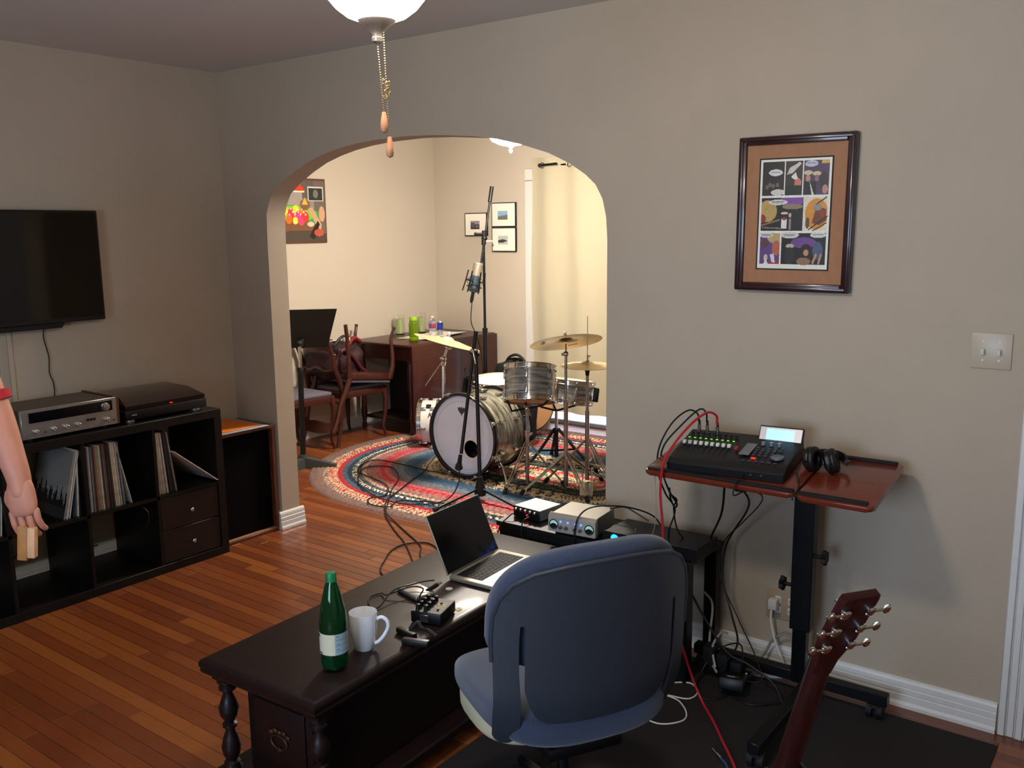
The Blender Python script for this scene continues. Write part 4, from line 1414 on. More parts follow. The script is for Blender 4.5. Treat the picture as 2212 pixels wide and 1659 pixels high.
mb.prism([(-.04, -.36), (.04, -.36), (.045, -.08), (-.045, -.08)], .015, .028)
mb.cyl((-.03, -.08, .02), (-.03, -.02, .12), .004, n=6).cyl((.03, -.08, .02), (.03, -.02, .12), .004, n=6)
mb.build('pedal', M_CHROMEW, st)

# crash cymbal on a post rising from the bass drum
st = thing('crash_cymbal_holder', 'short chrome cymbal arm rising from the left of the bass drum', 'cymbal stand', (-4.09, 4.66, .54))
MB().cyl((-.0, 0, -.02), (-.01, .02, .235), .0115).build('post', M_CHROME, st)
mb = MB()
mb.cyl((-.015, .02, .225), (-.005, .02, .255), .017).ball((-.015, .03, .27), .020, 8)
mb.tube([(-.10, -.07, .085), (-.015, .03, .262)], .0048, 6)
mb.cyl((-.015, .03, .27), (.01, .04, .345), .008).ball((.01, .04, .35), .015, 8)
wing(mb, (-.03, .03, .27), 1.3)
wing(mb, (.028, .04, .345), 1.2)
mb.cyl((.01, .04, .35), (.022, .03, .41), .0045)
mb.build('tilter', M_CHROME, st)
CM = T(.02, .03, .385) @ Rz(YAW) @ Rx(-.06) @ Ry(.275)
c = cymbal(st, CM, .232, .022, M_CYMB)
c['label'] = 'bright tan crash cymbal seen almost edge-on'
mb = MB(CM)
mb.cyl((0, 0, .03), (0, 0, .072), .005).cyl((0, 0, .046), (0, 0, .054), .012)
wing(mb, (0, 0, .066), 1.2)
mb.build('wing_nut', M_CHROME, st)

# bass pedal
pd = thing('bass_pedal', 'chrome and black foot pedal behind the bass drum', 'pedal', (-3.86, 5.03, RUGZ))
MB().box(-.05, .05, .02, .28, .005, .014, .003, 1).build('footboard', M_CHROMEW, pd)
MB().cyl((-.05, .0, .0), (-.05, .0, .20), .006).cyl((.05, 0, 0), (.05, 0, .20), .006).cyl((-.05, 0, .20), (.05, 0, .20), .006).build('frame', M_BLACKM, pd)
MB().cyl((0, .0, .20), (0, .03, .33), .004).cyl((0, .01, .33), (0, .06, .335), .022, n=16).build('beater', M_WHITEP, pd)

# ---- near microphone stand with boom down at the bass drum
nm = thing('microphone_stand', 'black tripod microphone stand in front of the bass drum', 'microphone stand', (-3.46, 4.27, 0))
MB().cyl((0, 0, .10), (-.10, .105, .915), .0125).build('pole', M_BLACKM, nm)
MB().lathe([(0, .045), (.034, .045), (.038, .06), (.036, .08), (.026, .12), (.016, .165), (0, .165)], 20).build('hub', M_RUBBER, nm)
for a in (-.10, 2.30, 4.45):
    mb = MB(Rz(a))
    mb.tube([(.03, 0, .085), (.34, 0, RUGZ + .012)], .009, 8)
    lg = mb.build('leg', M_BLACKM, nm)
    MB(Rz(a)).cyl((.315, 0, RUGZ + .016), (.35, 0, RUGZ + .010), .013, n=10).build('rubber_foot', M_RUBBER, lg)
MB().cyl((-.125, .14, 1.055), (-.124, -.03, .30), .011).cyl((-.125, .14, 1.055), (-.125, .115, .95), .0145).build('boom', M_BLACKM, nm)
mb = MB().ball((-.115, .11, .925), .026, 8).cyl((-.14, .10, .925), (-.08, .12, .915), .012)
mb.build('clutch', M_BLACKM, nm)
mb = MB().cyl((-.105, .085, .93), (-.085, .08, .86), .005)
mb.cyl((-.12, .08, .95), (-.105, .08, .93), .008)
mb.build('lever', M_CHROME, nm)
mc = thing('dynamic_microphone', 'small black microphone hanging at the bass drum port', 'microphone', (-3.586, 4.225, .22))
MB().cyl((0, .01, .075), (-.002, .0, .02), .012, .015).build('clip', M_RUBBER, mc)
MB().cyl((-.002, 0, .02), (-.004, -.004, .005), .018, .024).ball((-.004, -.004, -.006), .026, 10, 1, 1, .75).build('grille', mat('dark_steel_mesh', '#2a2a2c', .4, metal=.6), mc)

# ---- tall boom stand with the condenser microphone
tm = thing('tall_microphone_stand', 'tall black boom stand rising behind the floor tom', 'microphone stand', (-4.46, 5.60, 0))
MB().cyl((0, 0, .05), (0, 0, .90), .0165).cyl((0, 0, .88), (0, 0, .92), .021).build('lower_tube', M_BLACKM, tm)
MB().cyl((0, 0, .90), (0, .0, 1.62), .0105).build('upper_tube', M_BLACKM, tm)
BA, BB = Vector((.004, .11, 2.018)), Vector((-.005, -.03, 1.425))
MB().cyl(BB, BA, .0085).cyl(BA + (BB - BA) * .20, BA, .0155).build('boom', M_BLACKM, tm)
mb = MB().cyl((-.0, .0, 1.57), (-.0, .01, 1.68), .018).ball((0, .01, 1.62), .024, 8)
mb.cyl((0, .0, 1.655), (-.05, -.035, 1.655), .009).ball((-.05, -.035, 1.655), .014, 6)
mb.build('clutch', M_BLACKM, tm)
MB().tube([(.01, .01, 1.60), (.05, .04, 1.60), (.06, .045, 1.56)], .006, 6).build('lever', M_CHROME, tm)
for a in (.2, 2.3, 4.4):
    mb = MB(Rz(a)).tube([(.02, 0, .12), (.34, 0, .02)], .010, 8)
    lg = mb.build('leg', M_BLACKM, tm)
    MB(Rz(a)).cyl((.32, 0, .022), (.355, 0, .012), .014, n=10).build('rubber_foot', M_RUBBER, lg)
cm = thing('condenser_microphone', 'silver condenser microphone in a spider shock mount on the tall boom', 'microphone', M=T(-4.485, 5.53, 1.330) @ Rz(YAW) @ Ry(.20) @ Matrix.Scale(1.28, 4))
MB().lathe([(0, .085), (.026, .083), (.030, .078), (.030, .0)], 28).build('grille', mat('silver_mesh', '#a59c8c', .4, metal=.7, bump=(900, .5)), cm)
MB().lathe([(.031, .005), (.032, -.005), (.032, -.07), (.026, -.095), (.012, -.10), (0, -.10)], 28).build('body', mat('blue_grey_mic_body', '#4a5a6a', .35, metal=.6), cm)
MB().lathe([(.0, -.10), (.010, -.10), (.011, -.15), (.006, -.165), (0, -.165)], 14).build('connector', M_BLACK, cm)
mb = MB().ring((0, 0, -.03), .052, .0032, 32, 6).ring((0, 0, -.065), .045, .0032, 32, 6)
mb.build('mount_ring', M_BLACKM, cm)
for k in range(6):
    a = 2 * PI * k / 6
    MB(Rz(a)).tube([(.052, 0, .03), (.058, 0, -.04), (.066, 0, -.10)], .0042, 6).tube([(.032, 0, -.01), (.055, .02, -.03), (.032, 0, -.06)], .0018, 5).build('mount_arm', M_BLACKM, cm)
cable('microphone_cable', 'black cable hanging from the condenser microphone down the tall stand', [(-4.51, 5.505, 1.125), (-4.52, 5.50, 1.02), (-4.52, 5.51, .95), (-4.505, 5.55, .86), (-4.50, 5.60, .70), (-4.49, 5.62, .4), (-4.50, 5.66, .02)], .0038, M_CABLE)

# ---- cables on the rug and the floor
cable('microphone_cable', 'black cable from the bass drum microphone looping over the rug to the desk', [(-3.585, 4.222, .2), (-3.60, 4.22, .10), (-3.62, 4.15, .025), (-3.66, 4.02, .018), (-3.80, 3.92, .018), (-4.0, 3.93, .018), (-4.25, 4.02, .018), (-4.42, 4.14, .018), (-4.58, 4.32, .018), (-4.62, 4.44, .018), (-4.48, 4.52, .018), (-4.25, 4.36, .018), (-4.08, 4.12, .018), (-3.90, 3.90, .018), (-3.76, 3.74, .016), (-3.60, 3.655, .007), (-3.42, 3.56, .006), (-3.22, 3.45, .006), (-3.12, 3.34, .006), (-2.95, 3.2, .006), (-2.7, 3.1, .006)], .0042, M_CABLE)
cable('microphone_cable', 'black cable looping on the wood floor beside the coffee table', [(-2.7, 3.2, .006), (-3.0, 3.4, .006), (-3.2, 3.5, .006), (-3.30, 3.42, .006), (-3.29, 3.30, .006), (-3.22, 3.18, .006), (-3.12, 3.05, .006), (-2.9, 2.95, .006)], .0042, M_CABLE)
cable('microphone_cable', 'black cable coiled across the left side of the rug', [(-4.05, 4.62, .018), (-4.2, 4.60, .018), (-4.4, 4.62, .018), (-4.7, 4.62, .018), (-4.72, 4.50, .018), (-4.58, 4.30, .018), (-4.2, 4.18, .018), (-4.02, 4.0, .018), (-4.05, 3.88, .018), (-3.95, 3.80, .018), (-3.82, 3.83, .018), (-3.86, 3.95, .018), (-3.7, 4.04, .018), (-3.5, 4.1, .018)], .004, M_CABLE)
cable('microphone_cable', 'black cable passing straight across the middle of the rug to the table', [(-4.3, 4.72, .018), (-4.2, 4.55, .018), (-4.12, 4.35, .018), (-4.02, 4.12, .018), (-3.95, 3.95, .018), (-3.85, 3.82, .018), (-3.72, 3.70, .012), (-3.52, 3.56, .006), (-3.3, 3.42, .006), (-3.05, 3.22, .006)], .0042, M_CABLE)
# ================================================================== mat, coffee table and things on it
o = MB().box(-1.78, -.372, .9, 3.112, .0005, .009, .003, 1).build('floor_mat', mat('dark_brown_floor_mat', '#1b1413', .9, bump=(120, .3)))
tag(o, 'dark brown office mat on the floor under the chair and cart', 'mat')

CT = T(-2.247, 1.440, 0) @ Rz(.040)      # near left corner of the top; +x to the right edge, +y along the length
CW, CLN, CZ = .487, 1.40, .45
ct = thing('coffee_table', 'long dark carved coffee table cabinet in the foreground', 'table', M=CT)
mb = MB()
# moulded top: stacked profile
prof = [(.000, .402), (.004, .402), (.010, .412), (.0, .425), (-.012, .432), (-.012, .437), (.0, .4455)]
mb = MB()
pr = [(.020, .400), (.006, .402), (.002, .410), (.004, .417), (.000, .424), (.000, .434), (.004, .442), (.012, .4475), (.020, .4485), (.024, .450)]
vs, fs = [], []
for d, zz in pr:
    vs += [(d, d, zz), (CW - d, d, zz), (CW - d, CLN - d, zz), (d, CLN - d, zz)]
m_ = len(pr)
for j in range(m_ - 1):
    for i in range(4):
        fs.append((j * 4 + i, j * 4 + (i + 1) % 4, (j + 1) * 4 + (i + 1) % 4, (j + 1) * 4 + i))
fs += [(3, 2, 1, 0), tuple((m_ - 1) * 4 + i for i in range(4))]
mb.raw(vs, fs)
mb.build('tabletop', M_DARKW, ct, angle=30)
MB().box(.105, CW - .075, .085, CLN - .085, .09, .402, .004, 1).build('cabinet_body', M_DARKW, ct)
MB().box(.03, CW - .02, .03, CLN - .03, .385, .402, .003, 1).build('top_rail', M_DARKW, ct)
# framed end drawer with ornate pull
MB().box(.125, CW - .095, .073, .086, .12, .375, .004, 2).build('drawer', M_DARKW, ct)
dr = ct.children[-1]
MB().box(.150, CW - .120, .067, .075, .15, .345, .006, 2).build('raised_panel', M_DARKW, dr)
mb = MB(T(.262, .064, .245))
M_ABR = mat('antique_brass_pull', '#4b3020', .45, metal=.7, noise=(60, .3))
mb.ring((0, 0, -.012), .030, .0035, 24, 6, 'y', 1.1, .7)
for q in ((-.035, .012), (.035, .012), (0, .018), (-.018, .02), (.018, .02), (0, -.036)):
    mb.ball((q[0], 0, q[1]), .009, 6, 1.2, .5, 1)
mb.build('drawer_pull', M_ABR, dr)
# turned corner columns
colp = [(.024, .388), (.030, .384), (.030, .374), (.018, .366), (.026, .358), (.026, .350), (.016, .345), (.014, .335), (.022, .315), (.030, .290), (.027, .268), (.016, .250), (.013, .243), (.022, .238), (.022, .230), (.015, .225), (.014, .215), (.022, .195), (.029, .165), (.025, .14), (.016, .122), (.024, .115), (.024, .105), (.028, .098), (.028, .088)]
for xx in (.062, CW - .040):
    for yy in (.050, CLN - .05):
        MB(T(xx, yy, 0)).lathe(colp, 20).box(-.03, .03, -.03, .03, .384, .402).build('turned_column', M_DARKW, ct)
MB().box(.012, CW - .004, .012, CLN - .012, .055, .088, .008, 3).build('base_shelf', M_DARKW, ct)
for xx in (.06, CW - .05):
    for yy in (.06, CLN - .06):
        MB(T(xx, yy, 0)).lathe([(.026, .056), (.032, .04), (.028, .018), (.018, .008), (.020, 0), (0, 0)], 16).build('bun_foot', M_DARKW, ct)

# green bottle
M_GB = mat('green_bottle_plastic', '#2f9a5c', .04, trans=.95, ior=1.4)
gb = thing('soda_bottle', 'tall green plastic bottle with paper label beside the mug', 'bottle', (-1.868, 1.632, CZ))
k = [(0, .004), (.020, .004), (.034, .010), (.038, .022), (.0385, .05), (.0395, .055), (.0395, .118), (.0385, .122), (.0395, .14), (.038, .16), (.033, .19), (.026, .222), (.019, .250), (.0135, .262), (.0135, .268)]
mb = MB()
vs, fs = [], []
n = 40
for r_, z_ in k:
    for i in range(n):
        a = 2 * PI * i / n
        q = r_ * (1 - (.16 * max(0, math.cos(5 * a)) ** 2 if z_ < .02 and r_ > .01 else 0))
        vs.append((q * math.cos(a), q * math.sin(a), z_ + (.010 * max(0, math.cos(5 * a)) if z_ < .005 and r_ > .01 else 0)))
for r_, z_ in k[::-1]:
    for i in range(n):
        a = 2 * PI * i / n
        q = max(0, r_ - .0010) * (1 - (.16 * max(0, math.cos(5 * a)) ** 2 if z_ < .02 and r_ > .01 else 0))
        vs.append((q * math.cos(a), q * math.sin(a), max(z_, .005) + .001 * (z_ < .2)))
fs = [(j * n + i, j * n + (i + 1) % n, (j + 1) * n + (i + 1) % n, (j + 1) * n + i) for j in range(2 * len(k) - 1) for i in range(n)]
mb.raw(vs, fs)
mb.build('bottle_body', M_GB, gb)
MB().lathe([(0, .006), (.030, .010), (.0365, .024), (.0368, .05), (.0375, .056), (.0375, .128), (0, .128)], 32).build('soda_water', mat('green_tinted_water', '#1f9a52', .02, trans=.95, ior=1.33), gb)
MB().lathe([(0, .289), (.0135, .288), (.0155, .284), (.0155, .268), (.0165, .263), (0, .263)], 24).build('cap', mat('green_cap', '#0f6e3c', .4), gb)
lb = Paint(96, 30, '#cfcbae')
lb.rect(.50, 0, .86, 1, '#8fa3ab').rect(.20, .06, .30, .20, '#15150f').rect(.22, .9, .34, .97, '#15150f')
for i in range(9):
    lb.line(.52, .10 + .09 * i, .80 - .05 * (i % 3), .10 + .09 * i, .006, '#66808c')
for i in range(6):
    lb.line(.52, .12 + .12 * i, .55, .12 + .12 * i, .004, '#4d636c')


def wrap(gx, gy, co):
    a = gx * 2 * PI - 3.8
    r = .0402
    return np.stack([r * np.cos(a), r * np.sin(a), .118 - .062 * gy], -1)


lb.mesh('label', (0, 0, 0), (1, 0, 0), (0, 0, -1), M_PAINT, gb, world=False, off=wrap)

# mug
mg = thing('mug', 'white tapered coffee mug with handle beside the green bottle', 'mug', (-1.892, 1.770, CZ))
M_MUG = mat('white_glazed_ceramic', '#dfe2e8', .12, coat=.5)
MB().lathe([(0, .002), (.024, .002), (.027, .0), (.0285, .004), (.035, .03), (.0405, .065), (.0425, .112), (.0418, .1145), (.0400, .112), (.038, .065), (.032, .03), (.026, .012), (0, .010)], 48).build('cup', M_MUG, mg)
hp = spline([(.040, 0, .092), (.055, 0, .098), (.070, 0, .088), (.074, 0, .068), (.062, 0, .042), (.045, 0, .022), (.033, 0, .016)], 6)
MB(Rz(.62)).tube(hp, .0058, 12).build('handle', M_MUG, mg)
MB().lathe([(0, .072), (.0385, .072)], 32).build('coffee', mat('milky_coffee', '#8b7a66', .3), mg)


def on_ct(x, y, a=0):
    return T(x, y, CZ) @ Rz(a)


# external drive with usb cable
hd = thing('external_hard_drive', 'silver pocket hard drive with black cable on the coffee table', 'hard drive', M=on_ct(-2.045, 2.165, -.25))
MB().box(-.060, .060, -.040, .040, .002, .016, .004, 3).build('case', M_SILVER, hd)
MB().box(-.058, .058, -.038, .038, 0, .003).build('base', M_BLACK, hd)
cable('usb_cable', 'black USB cable looped over the silver hard drive', [(-2.0, 2.13, .458), (-1.985, 2.12, .475), (-2.00, 2.15, .485), (-2.05, 2.14, .482), (-2.10, 2.08, .462), (-2.14, 2.09, .455), (-2.145, 2.04, .455), (-2.09, 1.99, .455), (-2.06, 2.00, .456), (-2.08, 2.09, .48), (-2.06, 2.155, .482), (-2.03, 2.19, .49), (-2.005, 2.215, .492)], .0027, M_CABLE)
up = thing('usb_plug', 'black USB plug end resting on the hard drive corner', 'plug', M=T(-2.0, 2.195, .470) @ Rz(1.0) @ Ry(-.45))
MB().box(-.028, .026, -.009, .009, -.004, .006, .003, 2).build('grip', M_BLACK, up)
MB().box(.026, .040, -.006, .006, -.002, .0035, .0005, 1).build('connector', M_SILVER, up)

# preamp pedal
pdl = thing('effects_pedal', 'black effects pedal with small knobs and gold print on the coffee table', 'pedal', M=T(-1.868, 2.055, CZ) @ Rz(.30))
MB().box(-.052, .052, -.060, .060, .003, .040, .003, 2).build('case', M_BLACKM, pdl)
pp = Paint(52, 60, '#2f2d26')
for i in range(6):
    pp.line(.62 + .05 * (i % 2), .15 + .05 * i * 2.2, .92 - .03 * (i % 3), .15 + .05 * i * 2.2, .018 if i in (2,) else .008, '#c4ac42')
pp.rect(.03, .05, .10, .95, '#201f1a').speckle(0, 0, 1, 1, .15)
pp.mesh('printed_face', (-.050, .058, .0405), (.100, 0, 0), (0, -.116, 0), mat('satin_print', attr='paint', rough=.45), pdl, world=False)
for i in range(4):
    for j in range(2):
        MB(T(-.035 + j * .028, -.040 + i * .026, .041)).lathe([(0, 0), (.008, 0), (.007, .015), (.005, .016), (0, .016)], 14).build('knob', M_BLACK, pdl)
for (x, yy) in ((.02, .02), (.03, -.03)):
    MB(T(x, yy, .041)).box(-.003, .003, -.003, .003, 0, .004).build('button', M_BLACK, pdl)
MB().box(-.02, .01, -.062, -.059, .008, .032, .001, 1).build('socket_plate', M_CHROMEW, pdl)
sg = thing('black_strap', 'black folded strap with buckle ends at the edge of the coffee table', 'strap', (-1.83, 1.885, CZ))
mb = MB()
mb.M = T(-.02, .02, .010) @ Rz(-.15)
mb.box(-.035, .045, -.011, .011, -.009, .009, .003, 2)
mb.M = T(.045, -.015, .010) @ Rz(.35)
mb.box(-.035, .05, -.011, .011, -.009, .009, .003, 2)
mb.build('strap_end', M_BLACK, sg)
MB().tube(spline([(-.01, .03, .02), (.0, .055, .035), (.02, .05, .022), (.05, .045, .026), (.08, .05, .012)]), .006, 6).build('buckle', M_RUBBER, sg)
o = MB(T(-1.980, 2.262, CZ)).lathe([(0, .003), (.010, .003), (.0125, .002), (.0125, 0), (0, 0)], 28).build('white_disc', M_WHITEP)
tag(o, 'small round white disc on the coffee table by the laptop', 'disc')
mb = MB(T(-1.842, 2.150, CZ + .0005) @ Rz(.5))
mb.prism([(.0, .013), (-.008, .010), (-.012, .003), (-.009, -.005), (0, -.016), (.009, -.005), (.012, .003), (.008, .010)], 0, .0012)
o = mb.build('guitar_pick', mat('yellow_celluloid', '#b4ae2c', .3))
tag(o, 'yellow guitar pick lying beside the effects pedal', 'guitar pick')
mb = MB(T(-1.842, 2.150, CZ + .0018) @ Rz(.5))
mb.prism([(-.004, .004), (.004, .004), (.003, -.004), (-.003, -.004)], 0, .0002)
mb.build('printed_mark', mat('pick_ink', '#5a5618', .5), o, world=True)

# ---- laptop
LM = T(-2.034, 2.322, CZ) @ Rz(math.atan2(.316, -.020))      # local x along hinge, -y towards the user (front)
lp = thing('laptop', 'open silver laptop with black screen on the coffee table', 'laptop', M=LM)
LW, LD = .325, .222
M_ALU = mat('laptop_aluminium', '#c6c1b2', .38, metal=.75)
MB().prism([(.006, 0), (LW - .006, 0), (LW, -.006), (LW, -LD + .010), (LW - .010, -LD), (.010, -LD), (0, -LD + .010), (0, -.006)], .002, .016, .002, 2).build('base', M_ALU, lp)
KB0, KB1, KY0, KY1 = .026, .299, -.020, -.128
MB().box(KB0 - .003, KB1 + .003, KY1 - .003, KY0 + .003, .0155, .0163).build('keyboard_well', M_BLACK, lp)
base = lp.children[-1]
rows = [14, 14, 14, 13, 12, 11]
for r_ in range(6):
    nk = rows[r_]
    hh_ = (KY0 - KY1) / 6
    ya = KY0 - r_ * hh_
    ww = (KB1 - KB0) / nk
    xs = [KB0 + i * ww for i in range(nk)]
    if r_ == 5:
        xs = None
        widths = [1, 1, 1, 1.25, 5, 1.25, 1, 1, 1, 1]
        tot = sum(widths)
        cx = KB0
        spans = []
        for w_ in widths:
            spans.append((cx, cx + (KB1 - KB0) * w_ / tot))
            cx += (KB1 - KB0) * w_ / tot
    else:
        spans = [(x, x + ww) for x in xs]
    for (a, b_) in spans:
        MB().box(a + .0013, b_ - .0013, ya - hh_ + .0013, ya - .0013, .0160, .0176).build('key', mat('black_key', '#0d0d0f', .6, spec=.2), base, flat=True)
MB().box(.115, .212, -.212, -.140, .0158, .0163, .0002, 1).build('trackpad', mat('trackpad', '#b8b3a6', .3, metal=.5), lp)
lid = MB()
TILT = .43
lid.M = T(0, .004, .014) @ Rx(-TILT + 0) if False else T(0, .004, .014) @ Rx(-TILT)
LH = .226
lid.M = T(0, .002, .016) @ Matrix.Rotation(-TILT, 4, 'X')
lid.box(0, LW, .0, .006, 0, LH, .0025, 2)
lido = lid.build('lid', M_ALU, lp)
sc_ = MB(T(0, .002, .016) @ Matrix.Rotation(-TILT, 4, 'X'))
sc_.box(.003, LW - .003, -.0008, .001, .004, LH - .003)
sc_.build('screen', mat('laptop_glass', '#08080a', .1), lido)
MB().cyl((.03, .004, .012), (LW - .03, .004, .012), .006, n=12).build('hinge', M_BLACK, lp)

# ================================================================== low black desk with audio gear
dk = thing('low_desk', 'low black desk against the wall holding the audio gear', 'desk', (-1.81, 3.03, 0))
DX0, DX1, DY0, DY1, DZ = -2.255, -1.372, 2.885, 3.195, .48
M_DESK = mat('black_desk_laminate', '#101011', .4, noise=(30, .15))
MB().box(DX0, DX1, DY0, DY1, DZ - .02, DZ, .002, 1).build('desktop', M_DESK, dk, world=True)
MB().box(DX0 + .01, -1.66, DY0 + .006, DY1 - .01, .02, DZ - .02, .004, 1).build('cabinet', M_DESK, dk, world=True)
for xx in (DX1 - .055,):
    for yy in (DY0 + .005, DY1 - .055):
        MB().box(xx, xx + .05, yy, yy + .05, 0, DZ - .02, .002, 1).build('leg', M_BLACKM, dk, world=True)
MB().box(-1.66, DX1 - .055, DY0 + .01, DY0 + .03, DZ - .08, DZ - .02).build('rail', M_DESK, dk, world=True)

# headphone amplifier / preamp with knobs
ga = thing('headphone_amplifier', 'small silver topped box with five knobs and red light on the desk', 'audio interface', M=T(-2.15, 3.04, DZ) @ Rz(-.10))
MB().box(-.072, .072, -.068, .070, .003, .048, .002, 1).build('case', mat('grey_steel_case', '#8f908f', .4, metal=.7), ga)
MB().box(-.0725, .0725, -.0745, -.067, .002, .0485, .002, 1).build('front_panel', M_BLACK, ga)
for i in range(5):
    MB(T(-.052 + i * .026, -.0745, .036) @ Rx(PI / 2)).lathe([(0, 0), (.008, 0), (.007, .010), (.005, .012), (0, .012)], 16).build('knob', M_CHROMEW, ga)
MB().cyl((.005, -.0775, .020), (.005, -.0745, .020), .0025, n=10).build('indicator_light', mat('red_led_small', '#ff1020', .4, emit=('#ff1030', 14)), ga)
for i in range(3):
    MB().cyl((-.05 + i * .04, -.080, .014), (-.05 + i * .04, -.0745, .014), .006, n=12).build('socket', M_BLACK, ga)
mb = MB()
for i in range(14):
    mb.box(-.05 + i * .0075, -.0465 + i * .0075, -.01, -.0085, .048, .0484)
mb.build('vent_slots', M_BLACK, ga)

# two-meter silver preamp
gp = thing('tube_preamp', 'silver audio preamp with two round meters and blue lights', 'preamp', M=T(-1.88, 2.975, DZ) @ Rz(.10))
MB().box(-.098, .098, -.080, .085, .018, .088, .002, 1).build('case', mat('warm_grey_case', '#7f7b73', .45, metal=.6), gp)
MB().box(-.090, .090, -.072, .075, 0, .019, .002, 1).build('plinth', M_BLACK, gp)
fp = MB()
fp.M = Matrix(((0, 0, 1, -.104), (1, 0, 0, 0), (0, 1, 0, 0), (0, 0, 0, 1)))
fp.prism([(-.080, .016), (-.080, .090), (-.088, .091), (-.104, .078), (-.104, .018)], 0, .208, .001, 1)
fp.build('front_panel', mat('satin_silver_panel', '#c3bfb4', .35, metal=.6), gp)
M_MET = mat('lit_meter_face', '#9fc6b8', .3, emit=('#9fd8c8', .35))
for xx in (-.078, .078):
    MB(T(xx, -.104, .048) @ Rx(PI / 2)).lathe([(0, .001), (.0175, .001), (.0175, .002)], 28).build('meter', M_MET, gp)
    m_o = gp.children[-1]
    MB(T(xx, -.104, .048) @ Rx(PI / 2)).ring((0, 0, .001), .0185, .002, 28, 6).build('bezel', M_BLACK, m_o)
    mb = MB(T(xx, -.1055, .048) @ Rx(PI / 2))
    mb.prism([(-.0165, -.003), (-.008, .003), (0, .005), (.008, .003), (.0165, -.003), (.012, -.012), (0, -.0165), (-.012, -.012)], .0, .001)
    mb.build('needle_cover', M_BLACK, m_o)
for i, xx in enumerate((-.048, -.016, .018, .042)):
    MB().cyl((xx, -.1065, .062), (xx, -.104, .062), .0035, n=12).build('indicator_light', mat('blue_led', '#2040ff', .3, emit=('#2a4cff', 9)), gp)
for xx in (-.046, -.022, .016, .040):
    MB(T(xx, -.104, .040) @ Rx(PI / 2)).lathe([(0, 0), (.0075, 0), (.0068, .010), (0, .011)], 16).build('knob', mat('smoke_knob', '#5a5360', .3, metal=.4), gp)

gc = thing('rack_processor', 'flat black rack processor with glowing blue meter on the desk', 'audio processor', M=T(-1.55, 3.02, DZ))
MB().box(-.195, .195, -.105, .075, .004, .047, .002, 1).build('case', mat('black_rack_case', '#141416', .45, metal=.3), gc)
MB().box(-.199, .199, -.112, -.104, .002, .049, .001, 1).build('front_panel', M_BLACK, gc)
mb = MB(T(-.145, -.112, .027) @ Rx(PI / 2))
mb.prism([(.0165 * math.cos(PI * i / 14), -.002 + .0165 * math.sin(PI * i / 14)) for i in range(15)], 0, .0012)
mb.build('meter', mat('blue_glow_meter', '#1aa0ff', .3, emit=('#18a8ff', 5)), gc)
MB(T(-.145, -.112, .027) @ Rx(PI / 2)).ring((0, 0, .001), .019, .002, 24, 6).build('bezel', M_BLACK, gc)
MB().cyl((-.10, -.03, .047), (-.10, -.03, .052), .003, n=8).build('screw', M_CHROME, gc)
cable('patch_cable', 'black cable arching over the silver preamp to the black processor', [(-1.86, 2.865, .42), (-1.85, 2.862, .50), (-1.835, 2.87, .575), (-1.80, 2.92, .61), (-1.72, 3.02, .60), (-1.64, 3.10, .56), (-1.60, 3.13, .50)], .0032, M_CABLE)
cable('patch_cable', 'thin black cable arching behind the silver preamp', [(-1.80, 3.05, .57), (-1.74, 3.06, .585), (-1.69, 3.07, .565), (-1.64, 3.08, .54)], .003, M_CABLE)
cable('patch_cable', 'black cable dropping from the red-lit box over the desk front', [(-2.12, 2.962, .495), (-2.12, 2.93, .505), (-2.125, 2.895, .49), (-2.11, 2.87, .44), (-2.08, 2.868, .36), (-2.07, 2.87, .25)], .0028, M_CABLE)
cable('patch_cable', 'black cable leaving the left socket of the small knob box', [(-2.20, 2.962, .495), (-2.205, 2.935, .505), (-2.215, 2.91, .49), (-2.22, 2.87, .47), (-2.24, 2.865, .40)], .0028, M_CABLE)
# ================================================================== cart with recorder and headphones
P0 = Vector((-1.50, 2.77, .84))
PA = .157
CP = T(*P0) @ Rx(PA)       # local x along the wall, y up the slope, z off the surface
cart = thing('laptop_cart', 'rolling cart with reddish wooden tray top and black post', 'cart', (-1.02, 3.03, 0))
M_CHERRY = mat('cherry_laminate', '#6c2b1a', .26, noise=(9, .12), stretch=(1, 5, 1), coat=.4)


def rr_poly(x0, x1, y0, y1, r, n=5):
    out = []
    for cx, cy, a0 in ((x1 - r, y1 - r, 0), (x0 + r, y1 - r, PI / 2), (x0 + r, y0 + r, PI), (x1 - r, y0 + r, 3 * PI / 2)):
        for i in range(n + 1):
            a = a0 + PI / 2 * i / n
            out.append((cx + r * math.cos(a), cy + r * math.sin(a)))
    return out


MB(CP).prism(rr_poly(0, .538, 0, .375, .022), -.018, 0, .006, 3).build('large_tray', M_CHERRY, cart, world=True)
CP2 = CP @ T(0, 0, -.004)
MB(CP2).prism(rr_poly(.545, .785, .0, .375, .022), -.018, 0, .006, 3).build('side_tray', M_CHERRY, cart, world=True)
for (xa, xb, ya, yb, MM) in ((.012, .535, .008, .026, CP), (.012, .45, .350, .366, CP), (.552, .765, .010, .028, CP2), (.550, .765, .352, .368, CP2)):
    MB(MM).box(xa, xb, ya, yb, -.001, .008, .002, 1).build('edge_stop', M_RUBBER, cart, world=True)
MB(CP).box(.06, .72, .13, .25, -.045, -.018, .003, 1).build('support_frame', M_BLACKM, cart, world=True)
MB(CP).box(.33, .37, .02, .09, -.035, -.018, .003, 1).build('clamp', M_BLACKM, cart, world=True)
MB().box(-1.048, -.975, 3.035, 3.085, .262, .85, .003, 1).build('outer_post', M_BLACKM, cart, world=True)
MB().box(-1.038, -.988, 3.042, 3.078, .06, .28, .002, 1).build('inner_post', mat('satin_black_inner_post', '#111214', .35, metal=.5), cart, world=True)
